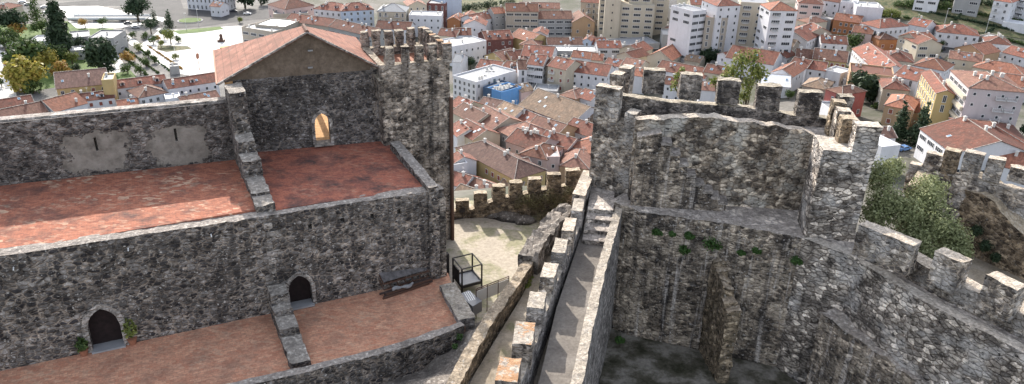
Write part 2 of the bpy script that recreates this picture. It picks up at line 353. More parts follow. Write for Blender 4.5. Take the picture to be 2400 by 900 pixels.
t = NT('window_glass'); t.b.inputs['Base Color'].default_value = (.035, .04, .05, 1); t.b.inputs['Roughness'].default_value = .25; MAT['glass'] = t.m
t = NT('roof_glass'); t.b.inputs['Base Color'].default_value = (.12, .22, .32, 1); t.b.inputs['Roughness'].default_value = .2; MAT['skyglass'] = t.m
MAT['frame'] = flat('window_frame', (.6, .6, .6), .6, .05)
MAT['shutter'] = flat('brown_shutter', (.22, .07, .05), .7)
MAT['chim'] = flat('chimney_render', (.6, .58, .55), .8)
MAT['asphalt'] = soil('asphalt', [(.3, (.05, .05, .052)), (.7, (.09, .088, .088))], .1, 1)
MAT['street'] = soil('street_paving', [(.3, (.08, .08, .08)), (.5, (.13, .125, .12)), (.7, (.22, .21, .2))], .05, 1, .2)
MAT['paving'] = soil('pale_paving', [(.3, (.44, .43, .42)), (.7, (.6, .58, .56))], .1, 1, .2)
LF = {'olive': leaves('olive_leaves', (.11, .13, .055), (.24, .265, .125), (.34, .36, .2)),
      'green': leaves('green_leaves', (.03, .06, .02), (.07, .11, .03), (.12, .16, .05)),
      'dark': leaves('dark_leaves', (.015, .03, .015), (.035, .06, .03), (.06, .09, .045)),
      'yellow': leaves('yellow_leaves', (.2, .19, .04), (.34, .3, .06), (.4, .3, .08)),
      'autumn': leaves('autumn_leaves', (.25, .13, .03), (.4, .24, .07), (.3, .27, .06)),
      'lime': leaves('lime_leaves', (.09, .12, .03), (.17, .2, .05), (.28, .27, .08)),
      'dry': leaves('dry_leaves', (.12, .1, .06), (.2, .16, .1), (.17, .18, .07)),
      'moss': leaves('moss_leaves', (.03, .07, .02), (.06, .12, .03))}
# ================================================================== CASTLE
def rebase(root):
    desc = [c for c in root.children_recursive if c.type == 'MESH'] + ([root] if root.type == 'MESH' else [])
    vs = [v.co for c in desc for v in c.data.vertices]
    L = Vector(((min(v.x for v in vs)+max(v.x for v in vs))/2, (min(v.y for v in vs)+max(v.y for v in vs))/2, min(v.z for v in vs)))
    for c in desc: c.data.transform(Matrix.Translation(-L))
    root.location = L
def arch_pts(w, h, n=7):
    r = w*.8; c = r-w/2; ah = math.sqrt(r*r-c*c); hs = h-ah; L = []
    for i in range(n+1):
        x = -w/2+w/2*i/n; L.append((x, hs+math.sqrt(max(0, r*r-(x-c)**2))))
    L = [(-w/2, 0)]+L; return L+[(-x, z) for x, z in reversed(L[:-1])]
def extr(mb, prof, p, u, n, d0, d1, mi=0):
    k = len(prof); b = len(mb.v)
    for d in (d0, d1):
        for x, z in prof: mb.v.append(tuple(p+u*x+n*d+Vector((0, 0, z))))
    mb.f.append(tuple(b+i for i in range(k))); mb.m.append(mi)
    mb.f.append(tuple(b+k+i for i in reversed(range(k)))); mb.m.append(mi)
    for i in range(k): mb.f.append((b+i, b+k+i, b+k+(i+1) % k, b+(i+1) % k)); mb.m.append(mi)
    mb.uv += [None]*(k+2)
def ring(mb, inner, outer, p, u, n, d0, d1):
    k = len(inner)
    for i in range(k-1):
        q = [inner[i], inner[i+1], outer[i+1], outer[i]]
        extr(mb, q, p, u, n, d0, d1)
def V2(v, z=0.): return Vector((v.x, v.y, z))
def hdir(p, q): d = q-p; d.z = 0; return d.normalized()
def lnorm(u): return Vector((-u.y, u.x, 0))
def doorway(root, wallobj, p, u, w, h, rim, depth=.75, leaf='leaf_door', sill='zinc', cutters=None):
    n = lnorm(u); inner = arch_pts(w, h); outer = [(x*(w+2*rim)/w, z*(h+rim)/h) for x, z in inner]
    c = MB(); extr(c, inner, p-Vector((0, 0, .02)), u, n, -1, depth+1.5); cutters.append(c.build('cutter', []))
    mb = MB(); ring(mb, inner, outer, p, u, n, -.09, .3); mb.build('door_surround', MAT['surround'], root)
    if leaf:
        mb = MB(); extr(mb, [(x*1.05, z*1.02) for x, z in inner], p, u, n, depth*.6, depth*.6+.12); mb.build('door', MAT[leaf], root)
    mb = MB(); mb.box(p+n*.1+Vector((0, 0, .04)), (w*1.08, .75, .1), rz=math.atan2(u.y, u.x)); mb.build('threshold', MAT[sill], root)
def merlon(p, u, L, th, z0, z1, mat, parent, amp=.07):
    p = p+u*rnd.uniform(-.04, .04); z1 += rnd.uniform(-.05, .04); q = p+u*L; return masonry('merlon', [(p.x, p.y, z0, z1), (q.x, q.y, z0, z1)], th, mat, parent, seg=.22, vs=.25, amp=amp, tops=3)
P_ = lambda v, zb, zt: (v.x, v.y, zb, zt)

# ---- palace facade (lower wall with the two doors)
ZL = 76.0
a = at(0, 870, ZL); e = at(1043, 647, ZL); u = hdir(a, e); n = lnorm(u); U0, N0 = u, n
fa = a-u*5; zt0 = on(0, 600, a, e).z; zt1 = on(1036, 444, a, e).z; Lf = (e-a).length
ztf = lambda s: zt0+(zt1-zt0)*s/Lf
fac = empty('palace_facade', label='long dark rubble wall with two pointed doors between the upper and lower brick terraces', cat='wall')
wo = masonry('wall', [P_(fa, 73.5, ztf(-5)), P_(e, 73.5, ztf(Lf))], .8, MAT['palace'], fac, seg=.4, vs=.4, amp=.05, tops=3)
cut_ = []
d1 = on(253, 803, a, e); d1.z = ZL; doorway(fac, wo, d1, u, 1.42, 2.38, .26, cutters=cut_, sill='zinc')
d2 = on(706, 708, a, e); d2.z = ZL+.05; doorway(fac, wo, d2, u, 1.25, 2.0, .2, cutters=cut_, sill='zinc')
for hx, hy in ((727, 532), (803, 517), (872, 507), (935, 497)):
    c = MB(); q = on(hx, hy, a, e); c.box(q, (.2, 1.0, .32), rz=math.atan2(u.y, u.x)); cut_.append(c.build('cutter', []))
cut(wo, cut_)
for hx, hy in ((33, 630), (301, 585), (495, 552)):
    q = on(hx, hy, a, e); mb = MB(); mb.tube([q+n*.1+Vector((0, 0, .1)), q-n*.22+Vector((0, 0, .05))], .03, 6); mb.build('waterspout', MAT['white'], fac)
q0 = on(632, 560, a, e); q0.z = ZL  # pale quoin strip beside second door
for k, (dx, dz, ww, hh_) in enumerate(((0, 5.3, .42, .3), (.18, 4.8, .6, .28), (-.1, 4.2, .4, .34), (.12, 3.7, .7, .26), (0, 3.2, .4, .32), (-.05, 2.6, .35, .3))):
    mb = MB(); mb.box(V2(q0, ZL)+u*dx+n*.05+Vector((0, 0, dz)), (ww, .22, hh_), rz=math.atan2(u.y, u.x)); mb.build('quoin', MAT['surround'], fac)
if 0: mb = MB(); extr(mb, [(-.25, .2), (-.22, 1.5), (-.3, 3), (-.24, 4.6), (.1, 5.6), (.22, 4.4), (.2, 3), (.28, 1.6), (.2, .2)], V2(q0, ZL), u, n, -.07, .1); mb.build('pilaster', MAT['plaster_patch'], fac)
pq = e-u*.02
for k in range(14):
    w_ = .55 if k % 2 else .35; z = 74.2+k*.52
    mb = MB(); mb.box(V2(e, 0)-u*(w_/2-.07)+n*.2+Vector((0, 0, z)), (w_, .6, .46), rz=math.atan2(u.y, u.x)); mb.build('quoin', MAT['tower'], fac)
rebase(fac)

# ---- upper terrace floors
il = lambda s, off: a+u*s+n*off
zUl = on(0, 582, a+n*.8, e+n*.8).z
bl = at(0, 435, 82.0); br = at(550, 375, 81.85)
divL0 = at(550, 375, 81.85); divL1 = at(600, 492, 81.95)
divR0 = at(605, 357, 81.85); divR1 = at(636, 487, 81.9)
hp = at(603, 357, 81.85); hq = at(892, 331, 81.7)
par0 = at(920, 337, 81.7); par1 = at(990, 434, 81.7)
mb = MB(); bdir = hdir(bl, br)
ptsA = [fa+n*.6, divL1, divL0+bdir*.1, bl-bdir*6]
mb.prism([(p.x, p.y) for p in (fa+n*.5, V2(divL1)+u*.3, br+bdir*.3+n*.2, bl-bdir*6+n*.3)], 81.5, [ztf(-5)-.12, 81.98, 81.87, 82.05]); 
tag(mb.build('terrace_floor', MAT['brick_up']), kind='structure')
mb = MB(); mb.prism([(p.x, p.y) for p in (divL1-n*.2, par1+u*.3-n*.5, par0+u*.5+n*.6, hq+n*.3, hp+n*.3-u*.3)], 81.45, [81.95, 81.68, 81.68, 81.7, 81.87])
tag(mb.build('terrace_floor', MAT['brick_up2']), kind='structure')

# ---- back wall of the upper terrace with its arrow slits
bw = empty('terrace_back_wall', label='long rubble wall with two arrow slits and pale plaster patches along the far side of the upper terrace', cat='wall')
b0 = bl-bdir*6; b1 = br+bdir*.35
zb0 = on(0, 290, bl, br).z; zb1 = on(530, 240, bl, br).z
bn = lnorm(bdir)
pat = stone('patched_grey_rubble', (.05, .048, .052), (.24, .23, .225), (.25, .22, .2), .36, .5, .65, .3, cap=(.38, .36, .34), light=.25, mort=.08, patches=[(on(227, 357, bl, br), bdir, 1.75, 1.25), (on(418, 340, bl, br), bdir, 1.6, 1.3)])
wo = masonry('wall', [P_(b0, 70, zb0+.05), P_(b1, 70, zb1)], .75, pat, bw, seg=.4, vs=.5, amp=.04, tops=2)
bn = lnorm(bdir); cut_ = []
for hx, y0, y1, patch in ((225, 322, 354, ((168, 318), (285, 305), (292, 395), (180, 412), (160, 360))), (412, 301, 331, ((368, 300), (462, 290), (470, 372), (378, 392), (362, 345)))):
    q = on(hx, (y0+y1)/2, bl, br); qa = on(hx, y0, bl, br); qb = on(hx, y1, bl, br)
    c = MB(); c.box(q, (.13, 1.1, qa.z-qb.z), rz=math.atan2(bdir.y, bdir.x)); cut_.append(c.build('cutter', []))
cut(wo, cut_)
mb = MB(); mb.bar(V2(b0, zb0+.1)+bn*.5, V2(b1, zb1+.06)+bn*.5, .6, .1); mb.build('coping', MAT['surround'], bw)
rebase(bw)

# ---- sloping stepped wall dividing the upper terrace
def stepped(name, base0, base1, prof, th, mat, label, zb, lum=.04):
    """base0 near, base1 far; prof: pixel outline of the near-left top edge, read on the wall's left face"""
    o = empty(name, label=label, cat='wall')
    pts = [on(x, y, base0, base1) for x, y in prof]
    path = []
    for i, p in enumerate(pts):
        path.append((p.x, p.y, zb, p.z))
    masonry('wall', path, th, mat, o, seg=.25, vs=.3, amp=.06, tops=3, rag=.06)
    return o
def ysolve(f, y, lo, hi):            # f increasing in its argument maps to pixel rows
    for _ in range(50):
        m_ = (lo+hi)/2
        if f(m_) < y: lo = m_
        else: hi = m_
    return lo
def pxy(p):
    v = p-CAM; z = v.dot(fw); return CY-F*v.dot(UU)/z
def stair_wall(name, far_, near_, rows, th, zb, mat, label):
    """wall running from far_ to near_; rows = image rows (back, front) of each tread seen along its middle"""
    o = empty(name, label=label, cat='wall'); dd_ = hdir(far_, near_); L = (V2(near_)-V2(far_)).length; mid_ = V2(far_)-lnorm(dd_)*0+lnorm(dd_)*th/2
    d = 0
    for yb, yf in rows:
        z = -ysolve(lambda q: pxy(mid_+dd_*d+Vector((0, 0, -q))), yb, -96, -70)
        d2 = min(L, ysolve(lambda q: pxy(mid_+dd_*q+Vector((0, 0, z))), yf, d, d+9))
        if d2-d < .2: d2 = d+.3
        p0 = V2(far_)+dd_*(d-.05); p1 = V2(far_)+dd_*(d2+.05); print(name, round(d, 2), round(d2, 2), round(z, 2))
        masonry('wall_step', [P_(p0, zb, z), P_(p1, zb, z)], th, mat, o, seg=.25, vs=.3, amp=.07, tops=4, rag=.06); d = d2
    if d < L: p0 = V2(far_)+dd_*(d-.05); masonry('wall_step', [P_(p0, zb, z-.05), P_(V2(near_), zb, z-.05)], th, mat, o, seg=.25, vs=.3, amp=.07, tops=4, rag=.05)
    rebase(o); return o
stair_wall('stepped_dividing_wall', divL0-V2(hdir(divL0, divL1))*.2, divL1+V2(hdir(divL0, divL1))*.2, [(196, 216), (312, 331), (356, 376), (413, 448), (455, 488)], .95, 81.3, MAT['palace_far'], 'weathered wall stepping down across the upper terrace from the gabled hall to the parapet')

# ---- gabled hall
hall = empty('gabled_hall', label='stone hall with brown gable, red tiled roof and small lit doorway', cat='building')
hu = hdir(hp, hq); hn = lnorm(hu); W = (hq-hp).length
ze0 = on(530, 187, hp, hq).z; ze1 = on(886, 152, hp, hq).z; ap = on(718, 72, hp, hq)
far = at(487, 116, ze0); D = max(4.5, min(9, (far-hp).dot(hn))); print('hall', W, D, ze0, ze1, ap)
hl = on(527, 200, hp, hq)      # left end of the wall lies a little beyond the divider
h0 = V2(hl)+hu*0; W = (V2(hq)-h0).length
zw = min(ze0, ze1)-.1
wf = masonry('front_wall', [P_(h0, 74, on(560, 188, hp, hq).z), P_(V2(hq), 74, on(885, 163, hp, hq).z)], .7, stone('hall_rubble', (.04, .04, .046), (.2, .195, .2), (.24, .215, .195), .27, .55, .8, .3, light=.12, mort=.1), hall, seg=.4, vs=.4, amp=.05)
c_ = []; dd = on(759, 337, hp, hq); zf = dd.z
c = MB(); inner = arch_pts(.92, 2.05); extr(c, inner, dd, hu, hn, -1, 2); c_.append(c.build('cutter', []))
cut(wf, c_)
outer = [(x*1.42, z*1.09) for x, z in inner]; mb = MB(); ring(mb, inner, outer, dd, hu, hn, -.08, .3); mb.build('door_surround', MAT['surround'], hall)
mb = MB(); mb.box(dd+hn*.1+Vector((0, 0, 0)), (1.2, .9, .08), rz=math.atan2(hu.y, hu.x)); mb.build('threshold', MAT['surround'], hall)
apx = (V2(ap)-h0).dot(hu)
mb = MB(); zg = on(700, 178, hp, hq).z
extr(mb, [(.0, zg-1.0), (W, zg-1.0), (W, ze1-.05), (apx, ap.z-.12), (0, ze0-.05)], V2(h0), hu, hn, .03, .5); mb.build('gable', MAT['gable'], hall)
for gy in (118, 158):
    q = on(727, gy, hp, hq); mb = MB(); mb.box(q-hn*.03, (.28, .16, .07), rz=math.atan2(hu.y, hu.x)); mb.build('vent', MAT['zinc'], hall)
lw = [(h0.x, h0.y, 70, ze0-.1), ((h0+hn*D).x, (h0+hn*D).y, 70, ze0-.1)]
masonry('side_wall', [lw[1], lw[0]], .45, MAT['yellow_render'], hall, seg=.8, vs=.8, amp=.01)
r0 = V2(hq)-hu*.4; r1 = r0+hn*D; masonry('side_wall', [P_(r1, 70, ze1-.1), P_(r0, 70, ze1-.1)], .45, MAT['palace_far'], hall, seg=.8, vs=.8, amp=.02)
# open loggia on the far side lets the sun on to the floor behind the door
bk0 = h0+hn*(D-.4); 
masonry('loggia_wall', [P_(bk0, 70, zf+.35), P_(bk0+hu*W, 70, zf+.35)], .4, MAT['yellow_render'], hall, seg=1, vs=1, amp=.01)
for i in range(4):
    p = bk0+hu*(.3+i*(W-1)/3); mb = MB(); mb.prism([(p.x, p.y), ((p+hu*.4).x, (p+hu*.4).y), ((p+hu*.4+hn*.4).x, (p+hu*.4+hn*.4).y), ((p+hn*.4).x, (p+hn*.4).y)], zf+.3, ze1-.3); mb.build('column', MAT['yellow_render'], hall)
masonry('lintel', [P_(bk0, ze1-.8, ze1-.05), P_(bk0+hu*W, ze1-.8, ze1-.05)], .4, MAT['yellow_render'], hall, seg=1, vs=1, amp=.01)
mb = MB(); pp = [h0+hn*.3, V2(hq)+hn*.3, V2(hq)+hn*D, h0+hn*D]; mb.prism([(p.x, p.y) for p in pp], zf-.3, zf-.005); mb.build('hall_floor', MAT['yellow_render'], hall)
def slope(mb, p0, p1, q1, q0, th=.14, mi=0):
    """roof slab: p0,p1 along the eave, q1,q0 along the ridge"""
    nn = (p1-p0).cross(q0-p0).normalized()
    if nn.z < 0: nn = -nn
    L = (p1-p0).length; e0 = (q0-p0).length; uu = (p1-p0).normalized()
    def uvf(p): d = p-p0; x = d.dot(uu); return (x, (d-uu*x).length)
    top = [p0, p1, q1, q0] if (q1-q0).length > .01 else [p0, p1, q1]
    mb.face(top, mi, [uvf(p) for p in top])
    bot = [p-nn*th for p in top]; mb.face(list(reversed(bot)), mi)
    for i in range(len(top)):
        j = (i+1) % len(top); mb.face([top[i], bot[i], bot[j], top[j]], mi)
ov = .35; zE0 = ze0-.12; zE1 = ze1-.05; AX = V2(h0)+hu*apx
L0 = V2(h0, zE0)-hu*.4-hn*ov; L1 = V2(h0, zE0)-hu*.4+hn*(D+.2); R0 = V2(hq, zE1)+hu*.1-hn*ov; R1 = V2(hq, zE1)+hu*.1+hn*(D+.2)
G0 = V2(AX, ap.z)-hn*ov; G1 = V2(AX, ap.z)
kd = ysolve(lambda q: -pxy(G1+hn*q), -60, 0, D)
G1 = G1+hn*kd
mb = MB(); slope(mb, L1, L0, G0, G1, .1); slope(mb, R0, R1, G1, G0, .1); slope(mb, R1, L1, G1, G1, .1)
rf = mb.build('roof', MAT['rt_old'], hall)
mb = MB(); mb.tube([G0-hn*.05+Vector((0, 0, .02)), G1+Vector((0, 0, .02))], .12, 6); mb.build('ridge_cap', MAT['rt_old'], rf)
for A_, B_ in ((L0, G0), (R0, G0)):
    mb = MB(); mb.bar(A_-hn*.03, B_-hn*.03, .12, .1); mb.build('verge', MAT['surround'], rf)
mb = MB(); mb.bar(L0-hu*.03, L1-hu*.03, .1, .08); mb.build('verge', MAT['terracotta'], rf)
rebase(hall)

# ---- square battlemented tower beside the hall
tw = empty('square_tower', label='square battlemented stone tower rising beside the gabled hall', cat='tower')
fl = V2(at(901, 342, 81.7)); fr = on(1055, 250, fl, fl+U0); fr = V2(fr); tu = hdir(fl, fr); tn = lnorm(tu); TW = (fr-fl).length
zc = on(980, 146, fl, fr).z; zm = on(980, 106, fl, fr).z
bkp = at(853, 69, zm+.1); TD = max(3, min(8, (V2(bkp)-fl).dot(tn))); print('tower', TW, TD, zc, zm)
zfl = zc-.55
mt = MAT['tower']
masonry('front_wall', [P_(fl, 68, zc), P_(fr, 68, zc)], .45, mt, tw, seg=.4, vs=.5, amp=.05)
masonry('right_wall', [P_(fr, 68, zc), P_(fr+tn*TD, 68, zc)], .45, mt, tw, seg=.4, vs=.5, amp=.05)
masonry('back_wall', [P_(fr+tn*TD, 68, zc), P_(fl+tn*TD, 68, zc)], .45, mt, tw, seg=.4, vs=.5, amp=.05)
masonry('left_wall', [P_(fl+tn*TD, 68, zc+.1), P_(fl, 68, zc-.1)], .45, mt, tw, seg=.4, vs=.5, amp=.05)
for x0, x1 in ((905, 925), (943, 960), (975, 994), (1007, 1026), (1038, 1058)):
    p = on(x0, 130, fl, fr); q = on(x1, 130, fl, fr); merlon(V2(p), tu, (q-p).length, .42, zc-.25, zm+rnd.uniform(-.04, .04), MAT['orange_cap'] if x0 == 1038 else mt, tw)
nb = 6
for i in range(nb):
    p = fl+tn*(TD-.42)+tu*(i*(TW-.5)/(nb-1)); merlon(p, tu, .5, .42, zc-.25, zm+rnd.uniform(-.05, .05), mt, tw)
for i in range(1, 6):
    p = fr+tn*(i*(TD-.9)/5.5+.25); merlon(p, tn, .45, .42, zc-.25, zm+rnd.uniform(-.05, .05), MAT['orange_cap'] if i % 2 else mt, tw)
mb = MB(); pp = [fl+tu*.3+tn*.3, fr-tu*.3+tn*.3, fr-tu*.3+tn*(TD-.3), fl+tu*.3+tn*(TD-.3)]; mb.prism([(p.x, p.y) for p in pp], zfl-.3, zfl); mb.build('tower_floor', MAT['terracotta'], tw)
s0 = V2(hq)+hn*.2; masonry('coping', [P_(fl-tu*.45+tn*(TD+.5), zc-1.5, zc+.1), P_(fl-tu*.2-tn*.1, zc-2.2, zc-.9)], .35, mt, tw, seg=.4, vs=.4, amp=.04)
rebase(tw)
pipe = MB(); pz = fr-tn*.14+tu*.02; pipe.tube([V2(pz, 74), V2(pz, 84.5)], .13, 8)
for z in (76, 79, 82): pipe.tube([V2(pz, z), V2(pz, z+.08)], .16, 8)
o = tag(pipe.build('drainpipe', MAT['rust']), 'rust brown pipe running down the right corner of the square tower', 'pipe'); rebase(o)

# ---- parapet on the right of the upper terrace
pe = empty('terrace_parapet', label='low stone parapet along the right end of the upper terrace below the tower', cat='parapet')
g0 = at(914, 333, 82.2); g1 = at(1000, 432, 82.1)
masonry('wall', [P_(V2(g0), 74, 82.2), P_(V2(g1)-tn*.3, 74, 82.0)], .62, MAT['palace'], pe, seg=.3, vs=.5, amp=.05, tops=3)
rebase(pe)

# ================================================================== lower terrace
zl = ZL
inner = [(-60, 960), (150, 950), (420, 925), (600, 884), (700, 862), (850, 826), (930, 805), (1000, 781), (1040, 768), (1078, 754)]
ip = [at(x, y, zl+.4) for x, y in inner]
fl_pts = [fa+n*.3, e+n*.3+u*.3, at(1035, 665, zl)+u*.6, ip[-1]+u*.3, ip[-3]-n*.25, ip[-5]-n*.25, ip[3]-n*.2, ip[1]-n*.3, ip[0]-n*.3-u*2]
mb = MB(); mb.prism([(p.x, p.y) for p in fl_pts], zl-.35, zl); tag(mb.build('lower_terrace_floor', MAT['brick_low']), kind='structure')
lp = empty('curved_terrace_parapet', label='curving stone parapet along the near edge of the lower brick terrace', cat='parapet')
# travel right to left puts the thickness towards the camera
masonry('wall', [P_(p, 70.5, zl+.42) for p in reversed(ip)], .5, MAT['palace'], lp, seg=.3, vs=.5, amp=.06, tops=3)
rebase(lp)
rp = empty('short_terrace_parapet', label='broad low wall closing the right end of the lower brick terrace', cat='parapet')
q0 = at(1030, 668, zl+.35); q1 = at(1074, 752, zl+.35)
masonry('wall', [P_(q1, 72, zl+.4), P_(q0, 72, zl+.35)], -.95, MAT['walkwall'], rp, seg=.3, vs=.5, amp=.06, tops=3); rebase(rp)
dl0 = at(641, 738, zl); dl1 = at(690, 864, zl)
stair_wall('short_stepped_wall', at(634, 738, zl), at(683, 868, zl), [(668, 690), (712, 728), (742, 768), (784, 856)], .95, zl-.3, MAT['palace_far'], 'stepped rubble wall running out beside the second pointed door across the lower terrace')
# ---- stacked timber and metal against the facade
tb = empty('timber_stack', label='stack of dark beams and metal frames under a grey sheet against the facade', cat='pile')
ta = at(897, 692, zl); tb_ = at(1018, 655, zl); tu_ = hdir(ta, tb_); tnn = lnorm(tu_)
for i in range(7):
    p0 = ta-tnn*(.1+.11*(i % 4))+tu_*rnd.uniform(-.25, .15); mb = MB(); zz = zl+.07+.13*(i//4)
    mb.bar(V2(p0, zz), V2(p0+tu_*rnd.uniform(2.7, 3.3)+tnn*.1, zz+.02), .08, .1); mb.build('beam', MAT['wood'] if i % 3 else MAT['rust'], tb)
for k in range(2):
    o0 = ta+tnn*(.35-.05*k)+tu_*.1; z0 = zl+.3+.38*k; mb = MB()
    for s in (0, .42, .84): mb.bar(V2(o0+tnn*(s*.8-.3), z0+s*.45), V2(o0+tu_*2.9+tnn*(s*.8-.3), z0+s*.45), .05)
    for s in range(7): mb.bar(V2(o0+tu_*(s*.47)-tnn*.3, z0), V2(o0+tu_*(s*.47)+tnn*.37, z0+.38), .05)
    mb.build('metal_frame', MAT['rust'], tb)
mb = MB(); o0 = ta+tnn*.33+tu_*.1; mb.face([V2(o0-tnn*.3, zl+.82), V2(o0+tu_*2.8-tnn*.3, zl+.8), V2(o0+tu_*2.8+tnn*.33, zl+1.17), V2(o0+tnn*.33, zl+1.2)]); mb.face([V2(o0-tnn*.3, zl+.8), V2(o0+tu_*2.8-tnn*.3, zl+.78), V2(o0+tu_*2.8+tnn*.33, zl+1.15), V2(o0+tnn*.33, zl+1.18)]); mb.build('cover_sheet', MAT['sheet'], tb)
mb = MB(); base = ta+tu_*.5-tnn*.3
rg = []
for i in range(13):
    s = i/12; rg.append((V2(base+tu_*(s*1.3)+tnn*(.1*math.sin(s*7)), zl+.36+.03*math.sin(s*14)), .05+.07*abs(math.sin(s*6+.5))))
mb.tube([r_[0] for r_ in rg], [r_[1] for r_ in rg], 8)
mb.build('rag', MAT['cloth'], tb); rebase(tb)

# ---- potted plants either side of the first door
def crown(name, blobs, n, size, mat, parent=None, flatten=1., seed=1, inner=.35, trunkmat=None):
    r = random.Random(seed); mb = MB(); tot = sum(b[3]**2 for b in blobs)
    for (x, y, z, R) in blobs:
        for i in range(int(n*R*R/tot)):
            d = Vector((r.gauss(0, 1), r.gauss(0, 1), r.gauss(0, 1))).normalized(); rr = R*(inner+(1-inner)*r.random()**.6)*r.uniform(.85, 1.12)
            rr *= .85+.3*noise.noise(d*1.7+Vector((x, y, z+seed)))
            p = Vector((x, y, z))+Vector((d.x*rr, d.y*rr, d.z*rr*flatten)); s = size*r.uniform(.6, 1.3)
            nn = (d+Vector((r.gauss(0, .6), r.gauss(0, .6), r.gauss(0, .6)+.3))).normalized(); q = nn.to_track_quat('Z', 'Y').to_matrix() @ Matrix.Rotation(r.uniform(0, 6.3), 3, 'Z')
            pts = [p+q @ Vector((-s, -s*.3, 0)), p+q @ Vector((-s*.2, -s*.65, s*.15)), p+q @ Vector((s, 0, 0)), p+q @ Vector((0, s*.6, s*.1))]
            mb.face(pts)
    return mb.build(name, mat, parent, fix=False)
for px, py, hh, lab, bl_ in ((312, 806, 1.0, 'potted green shrub standing right of the first pointed door', .45), (198, 832, .5, 'small potted plant standing left of the first pointed door', .36)):
    p = at(px, py, zl); g = empty('potted_plant', p, 0, lab, 'plant', 'potted plants beside the first door')
    mb = MB(); mb.tube([(0, 0, 0), (0, 0, .3), (0, 0, .34), (0, 0, .36)], [.15, .22, .25, .25], 12); mb.build('pot', MAT['terracotta'], g)
    crown('foliage', [(0, 0, .34+hh*.5, bl_), (0, 0, .34+hh*.9, bl_*.7)], 260, .09, LF['lime'] if hh > .6 else LF['green'], g, seed=3)

# ================================================================== yard
zy = 74.0
yp = [at(1000, 470, zy), at(1380, 470, zy), at(1420, 560, zy), at(1300, 640, zy), at(1180, 780, zy), at(1060, 800, zy), at(1000, 660, zy), fr-tu*2, fr+tn*TD-tu*2]
mb = MB(); mb.prism([(p.x, p.y) for p in yp], zy-.5, zy); tag(mb.build('yard_ground', MAT['yard']), kind='structure')
# outer battlemented wall
w0 = at(1045, 514, zy); w1 = at(1365, 500, zy); wu = hdir(w0, w1); wn = lnorm(wu)
ow = empty('yard_curtain_wall', label='battlemented curtain wall closing the far side of the sandy yard', cat='wall')
cr = [(1030, 500), (1107, 491), (1147, 475), (1187, 464), (1231, 455), (1277, 445), (1320, 438), (1375, 425)]
path = [P_(on(x, y, w0, w1), 62, on(x, y, w0, w1).z) for x, y in cr]
masonry('wall', path, .6, MAT['yardwall'], ow, seg=.35, vs=.5, amp=.06, tops=3)
for x0, x1, yt in ((1068, 1099, 467), (1111, 1141, 449), (1154, 1184, 434), (1195, 1225, 424), (1240, 1270, 416), (1284, 1316, 406), (1328, 1361, 395)):
    p = on(x0, yt+5, w0, w1); q = on(x1, yt+5, w0, w1); merlon(V2(p), wu, (q-p).length, .55, p.z-1.2, p.z, MAT['yardwall'], ow)
rebase(ow)
# dry shrubs climbing the bank
bl_ = []
for i in range(26):
    s = i/25; x = 1215+s*125; y = 475-s*25+rnd.uniform(-8, 22); p = on(x, y, w0-wn*.4, w1-wn*.4); bl_.append((p.x, p.y, p.z, rnd.uniform(.3, .6)))
for i in range(10):
    p = at(1265+i*8, 512-i*3, zy+.3); bl_.append((p.x, p.y, zy+.4, .5))
o = tag(crown('climbing_shrub', bl_, 5200, .06, LF['dry'], seed=8), 'dry brown climbing shrub covering the right half of the yard wall', 'shrub'); rebase(o)
mb = MB(); pts = [at(x, y, zy) + Vector((0, 0, .04)) for x, y in ((1062, 516), (1110, 508), (1150, 511), (1175, 519), (1215, 524))]; mb.tube(pts, .04, 6)
mb.build('hose', MAT['iron']); tag(bpy.data.objects['hose'], 'black hose lying on the sand at the foot of the yard wall', 'hose'); rebase(bpy.data.objects['hose'])
mb = MB(); p = at(1083, 512, zy); mb.tube([V2(p, zy), V2(p, zy+.55)], .05, 6); mb.box(V2(p, zy+.7), (.4, .25, .3), rz=.3)
o = tag(mb.build('floodlight', MAT['iron']), 'small dark floodlight standing on a post at the yard wall', 'lamp'); rebase(o)
# loose rocks at the yard wall foot
for i, (x, y, s_) in enumerate(((1190, 508, .7), (1160, 504, .5), (1228, 516, .6))):
    bm = bmesh.new(); bmesh.ops.create_icosphere(bm, subdivisions=3, radius=s_)
    for v in bm.verts: v.co = Vector((v.co.x*1.4, v.co.y, v.co.z*.55)); v.co += .18*noise.noise_vector(v.co*1.6+Vector((i*9, 0, 0)))
    me = bpy.data.meshes.new('rock'); bm.to_mesh(me); bm.free(); o = link('rock', me, MAT['rock']); o.location = at(x, y, zy+.1)
    tag(o, ('large flat rock at the foot of the yard wall, middle of the three', 'smallest rock at the foot of the yard wall, leftmost of the three', 'grey rock at the foot of the yard wall, rightmost of the three')[i], 'rock', 'rocks along the yard wall')

